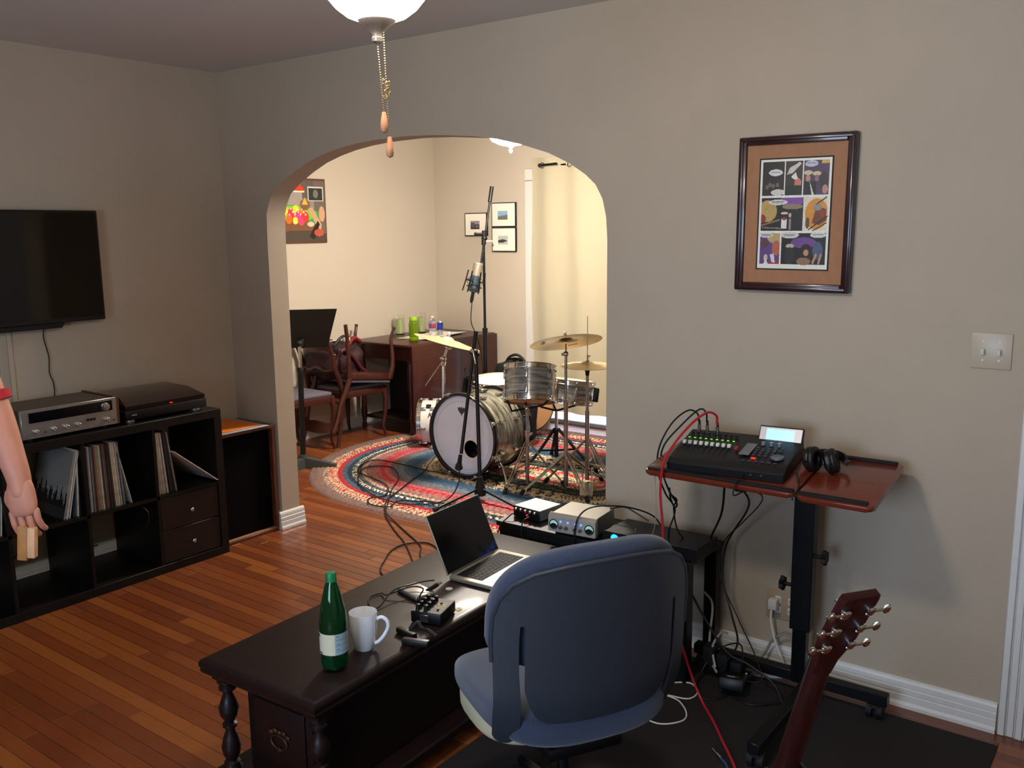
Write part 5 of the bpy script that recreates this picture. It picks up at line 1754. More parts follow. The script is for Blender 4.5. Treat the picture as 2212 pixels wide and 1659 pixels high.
for (xx, zz, s) in ((-.975, .544, 1), (-1.048, .420, -1)):
    mb = MB(T(xx, 3.055, zz) @ Ry(PI / 2 * s))
    vs_ = [((.022 + .006 * math.cos(6 * 2 * PI * i / 48)) * math.cos(2 * PI * i / 48), (.022 + .006 * math.cos(6 * 2 * PI * i / 48)) * math.sin(2 * PI * i / 48)) for i in range(48)]
    mb.prism(vs_, .028, .044, .003, 1)
    mb.cyl((0, 0, 0), (0, 0, .03), .007)
    mb.build('knob', M_RUBBER, cart, world=True)
MB().box(-1.42, -.705, 3.045, 3.085, .060, .100, .003, 1).build('base_bar', M_BLACKM, cart, world=True)
MB().box(-.985, -.945, 2.515, 3.045, .060, .098, .003, 1).build('base_bar', M_BLACKM, cart, world=True)
for (xx, yy) in ((-.745, 3.062), (-1.38, 3.062), (-.962, 2.545)):
    mb = MB(T(xx, yy, 0))
    mb.cyl((-.008, 0, .034), (-.026, 0, .034), .026, n=20).cyl((.008, 0, .034), (.026, 0, .034), .026, n=20).cyl((0, 0, .02), (0, 0, .062), .010)
    mb.box(-.02, .02, -.02, .02, .04, .058, .006, 1)
    mb.build('caster', M_RUBBER, cart, world=True)

# digital multitrack recorder
RM = CP @ T(.272, .170, 0) @ Rz(.085)
rec = thing('multitrack_recorder', 'black digital multitrack recorder with white faders and lit display', 'recorder', M=RM)
RW, RD = .205, .128
pts = [(-RD, .004), (RD, .004), (RD, .062), (-RD + .07, .046), (-RD + .02, .044), (-RD, .030)]
mb = MB()
mb.M = Matrix(((0, 0, 1, -RW), (1, 0, 0, 0), (0, 1, 0, 0), (0, 0, 0, 1)))
mb.prism(pts, 0, 2 * RW, .006, 3)
mb.build('body', mat('recorder_body', '#141416', .42, bump=(300, .2)), rec)
RT = T(0, 0, .0575) @ Rx(.088)      # top surface frame


def rt(x, y):
    return T(x, y, .0545 + y * .088)


M_LEDG = mat('green_led', '#6dff30', .3, emit=('#7dff30', .9))
for i in range(9):
    x = -.185 + i * .0205
    MB(rt(x, .052)).box(-.0038, .0038, -.0015, .0015, 0, .002).build('green_button', M_LEDG, rec)
    MB(rt(x, -.022)).box(-.0012, .0012, -.045, .028, 0, .0008).build('fader_slot', mat('slot_black', '#020202', .8), rec)
    mb = MB(rt(x, .004))
    mb.box(-.0062, .0062, -.009, .009, .001, .011, .002, 1).box(-.0068, .0068, -.003, .003, .010, .013, .001, 1)
    mb.build('fader', M_WHITEP, rec)
mb = MB(rt(.008, -.006))
mb.box(-.0062, .0062, -.009, .009, .001, .011, .002, 1).box(-.0068, .0068, -.003, .003, .010, .013, .001, 1)
mb.build('fader', mat('red_fader', '#b3202a', .4), rec)
MB(rt(.045, .005) @ Rz(0)).box(-.018, .018, -.050, .055, 0, .0015).build('grey_panel', mat('grey_track_panel', '#77777a', .4, noise=(80, .15)), rec)
for i in range(9):
    MB(rt(-.185 + i * .0205, .086)).lathe([(0, 0), (.006, 0), (.005, .008), (0, .009)], 12).build('trim_knob', M_BLACK, rec)
for i in range(3):
    MB(rt(.085 + i * .028, .052)).lathe([(0, 0), (.008, 0), (.007, .010), (.004, .011), (0, .011)], 16).build('data_knob', M_SILVER, rec)
MB(rt(.158, -.035)).lathe([(0, .003), (.014, .003), (.020, .005), (.022, .004), (.023, 0), (0, 0)], 32).build('jog_wheel', mat('grey_wheel', '#6e6f73', .35, metal=.4), rec)
MB(rt(.083, -.058)).box(-.008, .008, -.004, .004, 0, .004, .001, 1).build('record_button', mat('red_button_lit', '#ff3020', .3, emit=('#ff2818', 1.2)), rec)
k_ = 0
for (x0, y0, nx, ny) in ((.075, .022, 4, 4), (.055, -.078, 6, 1), (.135, .030, 2, 2)):
    for i in range(nx):
        for j in range(ny):
            MB(rt(x0 + i * .0205 * (1 if ny > 1 else 1.05), y0 - j * .018)).box(-.006, .006, -.003, .003, 0, .003, .001, 1).build('button', mat('dark_grey_button', '#43454b', .4), rec)
# tilted display
DMX = T(.128, .100, .060) @ Rz(-.02) @ Rx(.95)
MB(DMX).box(-.077, .077, -.010, .052, -.018, -.002, .003, 2).build('display_housing', M_BLACK, rec)
MB(DMX).box(-.074, .074, -.008, .047, -.003, 0, .001, 1).build('display_bezel', mat('silver_bezel', '#a9a6ac', .35, metal=.4), rec)
dd = rec.children[-1]
MB(DMX).box(-.050, .048, .002, .040, -.001, .0008).build('display_screen', mat('lit_lcd', '#a8e8ff', .2, emit=('#8fdcff', .95)), dd)
for xx in (.095, .130):
    MB().cyl((xx, -RD - .003, .020), (xx, -RD + .002, .020), .005, n=12).build('jack_socket', M_CHROME, rec)
# jack plugs standing in the rear panel
for (u_, v_) in ((.092, .268), (.122, .271), (.166, .262)):
    pv = CP @ Vector((u_, v_, .060))
    j = thing('jack_plug', {.092: 'metal jack plug with black cable, leftmost in the recorder', .122: 'metal jack plug with black cable, middle one in the recorder', .166: 'metal jack plug of the red cable in the recorder'}[u_], 'jack plug', M=T(*pv))
    MB().cyl((0, 0, 0), (0, 0, .028), .0065, n=12).build('barrel', M_CHROME, j)
    MB().cyl((0, 0, .028), (0, 0, .045), .0045, .0035, n=10).build('strain_relief', M_RUBBER, j)


def pcp(u_, v_, w_):
    return CP @ Vector((u_, v_, w_))


cable('instrument_cable', 'black cable arching from the leftmost recorder jack over the tray edge', [pcp(.092, .268, .10), pcp(.088, .268, .13), pcp(.06, .25, .145), pcp(.02, .20, .11), pcp(-.012, .15, .03), pcp(-.02, .14, -.06), pcp(-.005, .16, -.16), pcp(.01, .2, -.24), (-1.50, 2.98, .56), (-1.52, 3.02, .50), (-1.54, 3.05, .485)], .0032, M_CABLE)
cable('instrument_cable', 'black cable arching from the middle recorder jack over the tray edge', [pcp(.122, .271, .10), pcp(.121, .271, .135), pcp(.10, .26, .150), pcp(.05, .21, .10), pcp(.0, .16, .03), pcp(-.010, .15, -.05), pcp(.012, .16, -.15), pcp(.03, .18, -.19), pcp(.01, .19, -.23), (-1.47, 2.99, .56), (-1.44, 3.03, .50), (-1.43, 3.05, .485)], .0032, M_CABLE)
cable('tied_cable', 'black cable bundle tied in a loop hanging below the cart tray', [pcp(.0, .16, -.12), pcp(.018, .16, -.16), pcp(.035, .17, -.20), pcp(.02, .18, -.22), pcp(.005, .18, -.19), pcp(.008, .17, -.14)], .0035, M_CABLE)
M_REDC = mat('red_cable_jacket', '#b3202e', .4)
cable('guitar_cable', 'bright red cable hanging from the recorder down to the floor', [pcp(.166, .262, .10), pcp(.166, .258, .135), pcp(.145, .22, .155), pcp(.115, .12, .125), pcp(.09, .0, .055), pcp(.08, -.03, -.05), (-1.405, 2.74, .66), (-1.39, 2.73, .5), (-1.36, 2.72, .36), (-1.33, 2.76, .22), (-1.31, 2.80, .10), (-1.26, 2.78, .03), (-1.18, 2.70, .017), (-1.10, 2.60, .016), (-1.02, 2.50, .016), (-.92, 2.36, .016)], .0045, M_REDC, k=8)
cable('power_cable', 'black power cable running from the cart tray down to the desk', [(-1.27, 2.95, .79), (-1.30, 3.0, .66), (-1.36, 3.06, .55), (-1.40, 3.1, .484)], .0042, M_CABLE)
cable('power_cable', 'black cable drooping from the tray clamp down behind the desk', [(-1.16, 2.84, .81), (-1.17, 2.93, .74), (-1.22, 3.02, .66), (-1.30, 3.10, .55), (-1.335, 3.12, .47), (-1.33, 3.10, .36), (-1.27, 3.05, .25), (-1.24, 3.04, .15), (-1.27, 3.0, .08)], .0038, M_CABLE)
cable('power_cable', 'thin black cable drooping beside it from the tray clamp', [(-1.13, 2.84, .81), (-1.12, 2.92, .77), (-1.17, 3.02, .70), (-1.26, 3.10, .60), (-1.34, 3.12, .50), (-1.345, 3.10, .38), (-1.25, 3.06, .24), (-1.17, 3.04, .12), (-1.13, 3.0, .05), (-1.20, 2.96, .05)], .0024, M_CABLE)
cable('power_cable', 'thick black cable from the desk legs to the cart post', [(-1.45, 3.0, .38), (-1.36, 3.0, .24), (-1.26, 2.99, .13), (-1.18, 3.0, .10), (-1.08, 2.99, .06), (-1.03, 2.95, .02)], .0042, M_CABLE)
cable('string', 'thin pale string hanging from the left end of the tray', [pcp(.028, .03, -.02), (-1.475, 2.82, .73), (-1.49, 2.85, .63), (-1.53, 2.9, .55), (-1.56, 2.93, .485)], .0016, mat('pale_string', '#b7a98c', .7))
cable('headphone_cable', 'thin black headphone cable lying across the tray front', [pcp(.475, .16, .012), pcp(.40, .12, .008), pcp(.36, .07, .014), pcp(.35, .0, .012), pcp(.345, -.02, -.03), pcp(.352, .06, -.045)], .0022, M_CABLE)
cable('headphone_cable', 'thin black headphone cable leaving over the tray gap', [pcp(.50, .14, .012), pcp(.53, .08, .006), pcp(.545, .02, .006), pcp(.54, -.012, -.01), pcp(.53, .02, -.03)], .0022, M_CABLE)
cable('white_cable', 'thin white cable curling on the mat behind the chair', [(-1.46, 2.72, .05), (-1.42, 2.86, .014), (-1.36, 2.90, .013), (-1.31, 2.85, .013), (-1.32, 2.79, .013), (-1.40, 2.77, .013), (-1.34, 2.76, .013), (-1.28, 2.70, .013), (-1.27, 2.64, .013), (-1.33, 2.58, .013), (-1.44, 2.60, .013), (-1.55, 2.62, .013)], .0028, M_WHITEP)
cable('white_cable', 'thick white cord coming from behind the desk leg to the adapters', [(-1.42, 3.13, .28), (-1.38, 3.12, .24), (-1.37, 3.08, .12), (-1.34, 3.03, .06), (-1.29, 2.97, .05)], .0045, mat('warm_white_cord', '#a5a697', .5))
cable('white_cable', 'short grey cord arching over the power adapters', [(-1.30, 2.98, .06), (-1.33, 3.02, .12), (-1.31, 3.05, .17), (-1.28, 3.04, .18)], .0045, mat('warm_white_cord', '#a5a697', .5))
cable('adapter_cable', 'thin black cord looping round the power adapters on the mat', [(-1.20, 2.93, .012), (-1.24, 2.84, .012), (-1.30, 2.84, .012), (-1.35, 2.95, .02), (-1.32, 3.04, .10), (-1.24, 3.06, .14), (-1.2, 3.0, .1)], .003, M_CABLE)
cable('adapter_cable', 'thin black cord from the adapters across the mat to the post', [(-1.20, 2.90, .014), (-1.12, 2.88, .014), (-1.05, 2.94, .014), (-1.0, 3.0, .02)], .003, M_CABLE)
ad = thing('power_adapter', 'black power adapter brick with white label on the mat by the desk', 'adapter', M=T(-1.215, 2.95, .010) @ Rz(.25) @ Rx(-.25))
MB().box(-.045, .045, -.07, .07, .012, .055, .006, 2).build('brick', M_BLACK, ad)
pp = Paint(24, 12, '#1a1a1a')
pp.rect(.1, .15, .9, .3, '#8b8b8b').rect(.2, .45, .7, .85, '#b9b9b9')
pp.mesh('printed_label', (-.03, -.02, .0555), (.055, 0, 0), (0, -.03, 0), M_PAINT, ad, world=False)
ad2 = thing('power_strip', 'black power strip packed with adapters under the cart tray', 'power strip', (-1.28, 3.03, .01))
MB().box(-.10, .10, -.025, .025, 0, .04, .006, 2).build('housing', M_BLACK, ad2)
for i in range(3):
    MB(T(-.06 + i * .055, 0, .04)).box(-.022, .022, -.03, .03, 0, .07 - .015 * i, .005, 2).build('adapter', M_RUBBER, ad2)
MB().cyl((.09, -.02, .045), (.09, -.02, .048), .003).build('indicator_light', M_WHITEP, ad2)
jp = thing('jack_plug', 'loose metal jack plug lying on the dark mat at the bottom', 'jack plug', M=T(-1.085, 2.520, .018) @ Rz(-.66))
MB().cyl((0, 0, 0), (-.032, 0, 0), .003, n=10).cyl((-.032, 0, 0), (-.036, 0, 0), .0022, .0012, n=10).cyl((.0, 0, 0), (.028, 0, 0), .0058, n=12).build('tip', M_CHROME, jp)
MB().tube(spline([(.028, 0, 0), (.06, .0, -.001), (.12, -.02, -.004), (.2, -.06, -.004)]), .004, 8).build('cord', mat('blue_jacket', '#24406a', .5), jp)

# headphones folded on the side tray
hpz = CP2 @ T(.565, .225, 0)
hpn = thing('headphones', 'black headphones folded on the right end of the cart tray', 'headphones', M=hpz @ Rz(.35))
for (dx, dy, tl, hh_) in ((-.042, .0, .5, .043), (.018, -.018, .2, .042)):
    E_ = T(dx, dy, hh_) @ Rz(dx * 6 - .2) @ Ry(1.25 + tl * .3)
    MB(E_).lathe([(0, -.018), (.030, -.018), (.040, -.010), (.042, .0), (.038, .008), (0, .008)], 28).build('ear_cup', M_BLACK, hpn)
    c_ = hpn.children[-1]
    MB(E_).ring((0, 0, .012), .031, .012, 28, 10).build('ear_pad', mat('black_leatherette', '#0c0c0d', .45, bump=(60, .2)), c_)
    MB(E_).cyl((0, 0, -.021), (0, 0, -.018), .022, n=24).build('cap', mat('satin_dark_cap', '#26262a', .3, metal=.4), c_)
arc = [(math.cos(PI * i / 12) * .07 + .005, .01 + .062 * math.sin(PI * i / 12), .030 + .006 * math.sin(PI * i / 12)) for i in range(13)]
mb = MB()
mb.grid(lambda u, v: tuple(Vector(arc[min(12, int(u * 12 + .5))]) + Vector((0, .010 * (v - .5), .026 * (v - .5)))), 12, 3, .008)
mb.build('headband', mat('black_leatherette', '#0c0c0d', .45), hpn)
for s in (0, 12):
    q = Vector(arc[s])
    MB().tube([q, q + Vector((0, -.03, .012)), q + Vector((-.01 * (1 if s == 0 else -1), -.05, .02))], .006, 8).build('yoke', M_BLACK, hpn)

# ================================================================== office chair
OC = T(-1.275, 1.915, 0) @ Rz(math.radians(60.5))
oc = thing('office_chair', 'blue grey office chair seen from behind beside the coffee table', 'office chair', M=OC)
M_OCF = mat('blue_grey_upholstery', '#2e384d', .9, noise=(220, .18), bump=(700, .5), sheen=.3)
M_OCP = mat('slate_blue_plastic', '#30353c', .42, noise=(60, .06), bump=(260, .15))
M_CREAM = mat('cream_underside', '#c7bb98', .55, noise=(14, .08))


def seat_surf(u, v, hw=.255, hl=.272, z0=.40, z1=.505):
    a = 2 * PI * u
    ca, sa = math.cos(a), math.sin(a)
    f = lambda q, e: math.copysign(abs(q) ** e, q)
    ph = PI * v
    r = math.sin(ph) ** .42
    x, y = hw * f(ca, .62) * r, hl * f(sa, .62) * r
    z = (z0 + z1) / 2 + (z1 - z0) / 2 * f(math.cos(ph), .55)
    z += -.035 * max(0, (y - .10) / .15) ** 2 * 1.0 + .012 * (x / hw) ** 2
    return (x, y + .040, z)


MB().grid(seat_surf, 56, 28).build('seat', M_OCF, oc)
mb = MB()
mb.grid(lambda u, v: (lambda p: (p[0], p[1], p[2]))(seat_surf(u, v, .240, .175, .325, .445)), 48, 20)
for v_ in mb.bm.verts:
    v_.co.y += .055
mb.build('seat_pan', M_CREAM, oc)
MB().box(-.11, .11, -.14, .12, .33, .37, .012, 2).build('mechanism', M_BLACKM, oc)
MB().cyl((0, 0, .10), (0, 0, .22), .029, n=24).cyl((0, 0, .2), (0, 0, .34), .016, n=20).build('gas_column', M_BLACKM, oc)
for k in range(5):
    a = 2 * PI * k / 5 + .3
    mb = MB(Rz(a))
    mb.tube([(.02, 0, .10), (.15, 0, .095), (.29, 0, .072)], [.028, .022, .015], 8)
    lg = mb.build('base_spoke', M_BLACKM, oc)
    MB(Rz(a) @ T(.285, 0, 0)).cyl((0, -.022, .034), (0, -.006, .034), .026, n=16).cyl((0, .006, .034), (0, .022, .034), .026, n=16).cyl((0, 0, .03), (0, 0, .07), .008).build('caster', M_RUBBER, lg)
# back shell: outline with two slots
half = [(.0, .490), (.10, .493), (.150, .502), (.182, .525), (.197, .56), (.203, .62), (.207, .70), (.208, .755), (.214, .755), (.218, .72), (.218, .62), (.210, .52), (.200, .455), (.200, .428), (.215, .418), (.240, .420), (.262, .440), (.270, .50), (.272, .58), (.274, .66), (.276, .72), (.273, .775), (.260, .82), (.232, .858), (.188, .884), (.118, .900), (.054, .906), (0, .907)]
poly = half + [(-x, z) for x, z in half[::-1][1:-1]]


def shell_bend(x, z):
    y = -.250 + .085 * (abs(x) / .27) ** 2.2
    y += -.02 * (z - .55) / .35 * 1.0
    if z < .58:
        y += .05 * ((.58 - z) / .16) ** 2
    return y




def lerp_tab(tab, z):
    for (z0, x0), (z1, x1) in zip(tab, tab[1:]):
        if z0 <= z <= z1:
            return x0 + (x1 - x0) * (z - z0) / (z1 - z0)
    return tab[0][1] if z < tab[0][0] else tab[-1][1]


mb = MB()
top_prof = spline([(.2745, .755, 0), (.273, .775, 0), (.260, .82, 0), (.232, .858, 0), (.188, .884, 0), (.118, .900, 0), (.054, .906, 0), (0.002, .907, 0)], 3)
npf = len(top_prof) - 1


def sh_top(u, v):
    p_ = top_prof[int(v * npf + .5)]
    x = p_.x * (2 * u - 1)
    return (x, shell_bend(x, p_.y), p_.y)


mb.grid(sh_top, 32, npf, .012)


def sh_mid(u, v):
    x = .2065 * (2 * u - 1)
    zb = .486 + .10 * (abs(x) / .2065) ** 9
    z = zb + (.7555 - zb) * v
    return (x, shell_bend(x, z), z)


mb.grid(sh_mid, 30, 12, .012)
INN = [(.418, .222), (.424, .208), (.44, .203), (.455, .204), (.52, .212), (.62, .2195), (.72, .2195), (.7555, .2175)]
OUT = [(.418, .240), (.44, .262), (.50, .270), (.58, .272), (.66, .274), (.72, .276), (.7555, .2745)]
for s in (-1, 1):
    def sh_side(u, v, s=s):
        z = .418 + (.7555 - .418) * v
        x = s * (lerp_tab(INN, z) * (1 - u) + lerp_tab(OUT, z) * u)
        return (x, shell_bend(x, z), z)
    mb.grid(sh_side, 5, 22, .012 if s > 0 else -.012)
mb.build('back_shell', M_OCP, oc, angle=50)
# rolled rim where the upholstery meets the shell
rim = [(x, z) for x, z in half if z > .60 and x > .26 or z > .80]
rim = rim + [(-x, z) for x, z in rim[::-1][1:]]
mb = MB()
mb.tube([(x, shell_bend(x, z) + .004, z) for x, z in rim], .0065, 8)
mb.build('piping', M_OCP, oc)


def back_pad(u, v):
    # u around the outline, v front->back through the thickness
    a = 2 * PI * u
    ca, sa = math.cos(a), math.sin(a)
    f = lambda q, e: math.copysign(abs(q) ** e, q)
    ph = PI * v
    r = math.sin(ph) ** .35
    x = .272 * f(ca, .60) * r
    zz = .728 + (.210 if sa > 0 else .105) * f(sa, .58) * r
    zz += .0
    if sa > 0:
        zz -= .028 * (abs(x) / .272) ** 2.6 * r
    y = shell_bend(x, max(zz, .56)) + .036 - .032 * f(math.cos(ph), .6)
    return (x, y + .016, zz)


MB().grid(back_pad, 72, 28).build('back_cushion', M_OCF, oc)

# ================================================================== guitar and stand
Tn = Vector((-.486, 1.601, .906))
toc = Vector((-Tn.x, -Tn.y, 0)).normalized()
rgt = Vector((-toc.y, toc.x, 0))
if rgt.dot(Vector((.8, .6, 0))) < 0:
    rgt = -rgt
PHI, LEAN = math.radians(38), math.radians(19)
nh = toc * math.cos(PHI) + rgt * math.sin(PHI)
up = Vector((0, 0, 1)) * math.cos(LEAN) + nh * math.sin(LEAN)
nrm = nh * math.cos(LEAN) - Vector((0, 0, 1)) * math.sin(LEAN)
sd = nrm.cross(up)
GM = Matrix((( sd.x, nrm.x, up.x, Tn.x), (sd.y, nrm.y, up.y, Tn.y), (sd.z, nrm.z, up.z, Tn.z), (0, 0, 0, 1)))
GB = GM @ T(0, 0, -.83)
g = thing('acoustic_guitar', 'acoustic guitar with dark red neck seen from behind at lower right', 'guitar', M=GB)
G = T(0, 0, .83)     # nut at local z=.83; y = towards the back of the neck
M_NECK = mat('dark_red_mahogany_neck', '#2c0c09', .45, noise=(18, .25), stretch=(5, 5, 1), coat=.08, spec=.3)
M_HEADST = mat('dark_red_headstock', '#32100c', .5, noise=(18, .2), stretch=(5, 5, 1), spec=.3)
vs, fs = [], []
nz = 14
for j in range(nz + 1):
    t = j / nz
    z_ = -.40 * t
    w_ = .0215 + .007 * t
    dpt = .021 + .004 * t
    for i in range(13):
        a = PI * i / 12
        vs.append((w_ * math.cos(a), dpt * math.sin(a), z_))
for j in range(nz):
    for i in range(12):
        fs.append((j * 13 + i, j * 13 + i + 1, (j + 1) * 13 + i + 1, (j + 1) * 13 + i))
    fs.append((j * 13, (j + 1) * 13, (j + 1) * 13 + 12, j * 13 + 12))
fs += [tuple(range(13)), tuple(nz * 13 + i for i in range(13))]
MB(G).raw(vs, fs).build('neck', M_NECK, g)
MB(G).box(-.024, .024, -.006, 0, -.40, .0, .001, 1).build('fretboard', mat('rosewood', '#22120d', .5), g)
HM = G @ T(0, .004, -.008) @ Rx(-.17)
hs = [(-.0215, -.01), (-.024, .012), (-.034, .04), (-.036, .06), (-.036, .17), (-.0355, .180), (.0355, .180), (.036, .17), (.036, .06), (.034, .04), (.024, .012), (.0215, -.01)]
mb = MB(HM @ Matrix(((1, 0, 0, 0), (0, 0, 1, 0), (0, 1, 0, 0), (0, 0, 0, 1))))
mb.prism(hs, -.003, .014, .0015, 2)
mb.build('headstock', M_HEADST, g)
mb = MB(HM)
mb.grid(lambda u, v: (-.0215 + .043 * u, .010 + .010 * math.sin(PI * u) * (1 - v), -.03 + .06 * v), 10, 6, .004)
mb.build('heel', M_NECK, g)
MB(G).box(-.0215, .0215, -.010, -.002, -.002, .004, .001, 1).build('nut', M_WHITEP, g)
for i in range(3):
    for s in (-1, 1):
        z_ = .052 + i * .048
        mb = MB(HM @ T(s * .026, .014, z_))
        mb.lathe([(0, 0), (.0095, 0), (.0095, .006), (.006, .009), (0, .009)], 16, Rx(-PI / 2))
        mb.cyl((0, .006, 0), (s * .024, .006, 0), .0032, n=8).box(-.008, .008, 0, .007, -.014, -.006, .002, 1)
        mb.cyl((0, 0, 0), (0, -.028, 0), .003, n=8)
        mb.lathe([(0, 0), (.0035, 0), (.0115, .006), (.0115, .011), (.004, .016), (0, .016)], 12, T(s * .024, .006, 0) @ Ry(PI / 2 * s) @ Matrix.Diagonal((1, .45, 1, 1)))
        mb.build('tuning_machine', M_CHROME, g)
for i in range(6):
    x = -.0175 + .007 * i
    MB(G).tube([(x, -.0095, -.62), (x, -.0095, .002)], .0005, 4).build('string', M_CHROME, g)


def body_outline():
    out = []
    for i in range(64):
        t = i / 63
        z_ = -.36 - .49 * t
        w_ = .01 + .140 * math.sin(min(1, t * 2.6) * PI / 2) ** .6 if t < .2 else None
        out.append(z_)
    k = [(-.36, .03), (-.375, .09), (-.41, .130), (-.46, .143), (-.52, .128), (-.57, .122), (-.63, .145), (-.70, .185), (-.76, .195), (-.81, .175), (-.84, .12), (-.852, .05)]
    pr_ = spline([(w_, z_, 0) for z_, w_ in k], 5)
    right = [(p.x, p.y) for p in pr_]
    return right + [(-x, y) for x, y in right[::-1]]


mb = MB(G @ Matrix(((1, 0, 0, 0), (0, 0, 1, 0), (0, 1, 0, 0), (0, 0, 0, 1))))
mb.prism(body_outline(), 0, .105, .003, 2)
mb.build('body', mat('guitar_back_mahogany', '#5a2415', .25, noise=(12, .25), stretch=(5, 5, 1), coat=.5), g)

gs = thing('guitar_stand', 'black guitar stand behind the guitar below the photo edge', 'stand', (-.49, 1.59, 0))
MB().cyl((0, 0, .03), (0, 0, .60), .011).build('upright', M_BLACKM, gs)
mb = MB()
for s_ in (-1, 1):
    mb.tube([(0, 0, .59), (-.03 + .022 * s_, .03 + .03 * s_, .605), (-.085 + .022 * s_, .070 + .03 * s_, .61)], .006, 6)
mb.build('yoke', M_RUBBER, gs)
for a in (-.6, -2.2):
    lg = MB(Rz(a)).tube([(.01, 0, .26), (.18, 0, .02)], .009, 8).build('leg', M_BLACKM, gs)
    MB(Rz(a)).cyl((.17, 0, .03), (.19, 0, .012), .012, n=10).build('rubber_foot', M_RUBBER, lg)

# ================================================================== person at the left edge
def skin(name, V, Ed, Rr, m, parent, sub=2, root=0):
    me = bpy.data.meshes.new(name + '_rig')
    me.from_pydata(V, Ed, [])
    o = bpy.data.objects.new(name + '_rig', me)
    COL.objects.link(o)
    o.modifiers.new('skin', 'SKIN')
    sv = me.skin_vertices[0].data
    for i, r_ in enumerate(Rr):
        q = r_ if isinstance(r_, tuple) else (r_, r_)
        sv[i].radius = q
        sv[i].use_root = (i == root)
    s_ = o.modifiers.new('sub', 'SUBSURF')
    s_.levels = s_.render_levels = sub
    dg = bpy.context.evaluated_depsgraph_get()
    dg.update()
    me2 = bpy.data.meshes.new_from_object(o.evaluated_get(dg))
    bpy.data.objects.remove(o)
    me2.name = name
    me2.materials.clear()
    me2.materials.append(m)
    me2.polygons.foreach_set('use_smooth', [True] * len(me2.polygons))
    ob = bpy.data.objects.new(name, me2)
    COL.objects.link(ob)
    ob.parent = parent
    return ob


# local frame: x = person's right, y = forward (away from the camera), z up
PS = T(-2.765, .905, 0) @ Rz(YAW)
per = thing('person', 'person in grey shirt with red cuff, arm hanging at the left edge', 'person', M=PS)
M_SKIN = mat('skin', '#b87a62', .55, noise=(14, .10), bump=(120, .1))


def wl(p):
    return PS.inverted() @ Vector(p)


elbow = wl((-2.530, 1.066, 1.235))
wrist = wl((-2.452, 1.082, 1.050))
palm = wl((-2.440, 1.080, .985))
sh = Vector((.20, .0, 1.50))
V = [(0, 0, .98), (0, 0, 1.15), (0, .01, 1.33), (0, 0, 1.47), (0, .01, 1.56), (0, .02, 1.62), (0, .03, 1.72), (0, .03, 1.80),
     (.12, 0, 1.49), tuple(sh), tuple((sh + elbow) / 2), tuple(elbow), tuple((elbow * 2 + wrist) / 3), tuple((elbow + wrist * 2) / 3), tuple(wrist), tuple(palm),
     (-.12, 0, 1.49), (-.20, 0, 1.47), (-.24, 0, 1.30), (-.27, .02, 1.17), (-.27, .08, 1.02), (-.27, .11, .92), (-.27, .13, .86),
     (.10, 0, .92), (.12, 0, .70), (.12, .0, .50), (.12, -.03, .28), (.12, -.04, .10), (.12, .03, .05), (.12, .15, .035),
     (-.10, 0, .92), (-.12, .02, .70), (-.12, .04, .50), (-.12, .01, .28), (-.12, -.02, .10), (-.12, .05, .05), (-.12, .17, .035)]
Ed = [(0, 1), (1, 2), (2, 3), (3, 4), (4, 5), (5, 6), (6, 7), (3, 8), (8, 9), (9, 10), (10, 11), (11, 12), (12, 13), (13, 14), (14, 15), (3, 16), (16, 17), (17, 18), (18, 19), (19, 20), (20, 21), (21, 22),
      (0, 23), (23, 24), (24, 25), (25, 26), (26, 27), (27, 28), (28, 29), (0, 30), (30, 31), (31, 32), (32, 33), (33, 34), (34, 35), (35, 36)]
Rr = [(.15, .11), (.14, .10), (.16, .11), (.12, .09), .058, .06, (.088, .105), (.06, .07), .075, .062, .050, .048, .046, .038, .033, .027, .075, .062, .052, .045, .038, (.03, .024), (.042, .02),
      .10, .085, .060, .055, .04, .045, .032, .10, .085, .060, .055, .04, .045, .032]
skin('body', V, Ed, Rr, M_SKIN, per, 2, 0)
# right hand fingers, curled round the block
fw_ = (palm - wrist).normalized()
sdv = Vector((1, 0, 0))
sdv = (sdv - fw_ * sdv.dot(fw_)).normalized()
bk = sdv.cross(fw_).normalized()        # out of the back of the hand
if bk.y > 0:
    bk = -bk
HMt = Matrix(((sdv.x, bk.x, fw_.x, 0), (sdv.y, bk.y, fw_.y, 0), (sdv.z, bk.z, fw_.z, 0), (0, 0, 0, 1)))
pc_ = wrist + fw_ * .052


def palm_surf(u, v):
    a, ph = 2 * PI * u, PI * v
    f = lambda q, e: math.copysign(abs(q) ** e, q)
    r = math.sin(ph) ** .6
    zc = -math.cos(ph)
    w_ = .031 + .012 * (zc * .5 + .5)
    return tuple(pc_ + sdv * (w_ * f(math.cos(a), .8) * r) + bk * ((.021 - .004 * zc) * f(math.sin(a), .9) * r + .002) + fw_ * (.056 * f(zc, .8)))


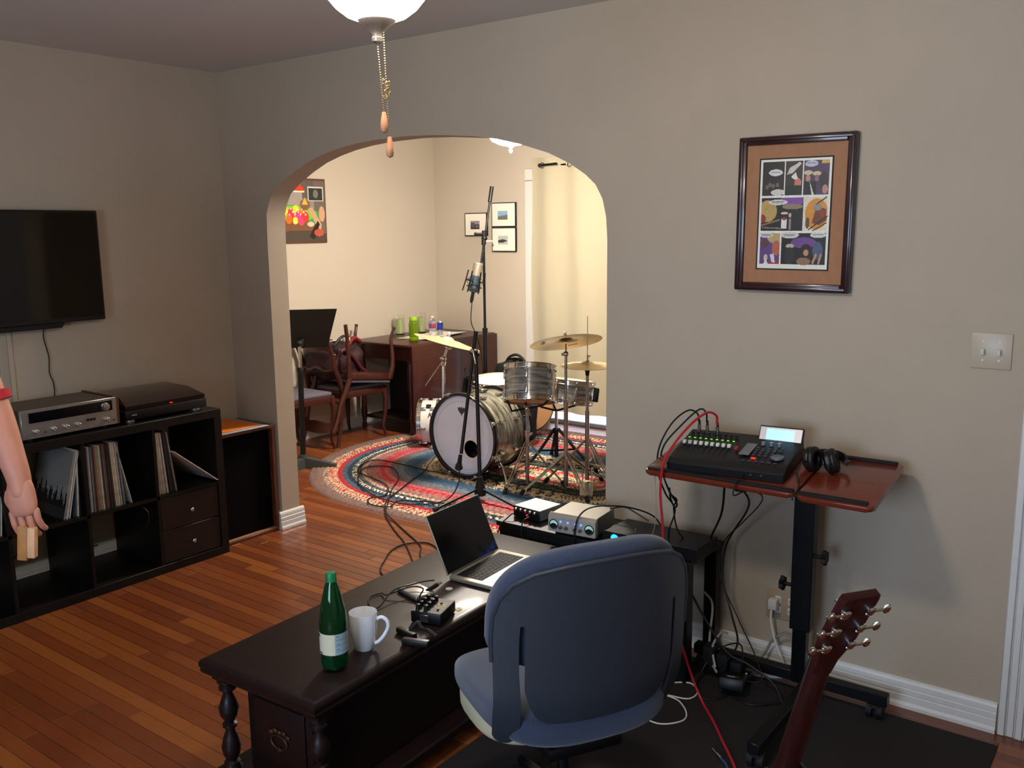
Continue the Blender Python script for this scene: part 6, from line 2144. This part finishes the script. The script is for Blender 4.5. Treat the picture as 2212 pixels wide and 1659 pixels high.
MB().grid(palm_surf, 28, 20).build('hand', M_SKIN, per.children[0])
for (off, ln, r_) in ((-.032, .92, .0092), (-.011, 1.0, .0098), (.011, .95, .0094), (.031, .78, .0085)):
    b0 = pc_ + sdv * off + fw_ * .034
    pts_ = [b0, b0 + fw_ * .045 * ln - bk * .004, b0 + fw_ * .072 * ln - bk * .020, b0 + fw_ * .086 * ln - bk * .040]
    ff = skin('finger', [tuple(q) for q in pts_], [(0, 1), (1, 2), (2, 3)], [r_ * 1.15, r_ * 1.05, r_, r_ * .85], M_SKIN, per.children[0], 2, 0)
t0 = pc_ - sdv * .026 - fw_ * .02
skin('thumb', [tuple(t0), tuple(t0 - sdv * .020 + fw_ * .030 - bk * .014), tuple(t0 - sdv * .012 + fw_ * .062 - bk * .030), tuple(t0 + sdv * .004 + fw_ * .084 - bk * .038)], [(0, 1), (1, 2), (2, 3)], [.015, .0125, .0115, .0095], M_SKIN, per.children[0], 2, 0)
M_SHIRT = mat('grey_knit_shirt', '#4c5255', .9, noise=(50, .1))
e2 = sh + (elbow - sh) * .90
Vs = [(0, 0, .96), (0, 0, 1.15), (0, .01, 1.33), (0, 0, 1.46), (.12, 0, 1.49), tuple(sh), tuple((sh + elbow) / 2), tuple(e2), (-.12, 0, 1.49), (-.20, 0, 1.47), (-.24, 0, 1.30), (-.265, .015, 1.2)]
skin('shirt', Vs, [(0, 1), (1, 2), (2, 3), (3, 4), (4, 5), (5, 6), (6, 7), (3, 8), (8, 9), (9, 10), (10, 11)], [(.165, .125), (.155, .115), (.175, .125), (.13, .10), .080, .070, .060, .056, .085, .076, .066, .06], M_SHIRT, per, 2, 0)
dv = (elbow - sh).normalized()
MB().cyl(sh + (elbow - sh) * .88, sh + (elbow - sh) * .97, .056, .056, 24).build('red_cuff', mat('red_knit_cuff', '#a81c22', .8), per)
skin('trousers', [(0, 0, 1.0), (0, 0, .93), (.10, 0, .86), (.12, 0, .60), (.12, -.02, .30), (.12, -.03, .10), (-.10, 0, .86), (-.12, .03, .60), (-.12, .02, .30), (-.12, -.01, .10)],
     [(0, 1), (1, 2), (2, 3), (3, 4), (4, 5), (1, 6), (6, 7), (7, 8), (8, 9)], [(.165, .125), (.17, .13), .11, .085, .075, .07, .11, .085, .075, .07], mat('dark_denim', '#22283a', .85), per, 2, 1)
MB().ball((0, .02, 1.765), .108, 14, .92, 1.12, .95).build('hair', mat('brown_hair', '#3a261a', .8), per)
blk = thing('small_wallet', 'small tan and brown folded wallet held in the hanging hand', 'wallet', M=T(-2.432, 1.078, .868) @ Rz(YAW) @ Ry(.10))
MB().box(-.024, .003, -.010, .010, -.045, .05, .003, 2).build('brown_half', mat('tan_brown_leather', '#a8703a', .6, noise=(30, .15)), blk)
MB().box(.003, .024, -.012, .008, -.036, .048, .003, 2).build('pale_half', mat('pale_tan_leather', '#cf9f72', .6, noise=(30, .1)), blk)
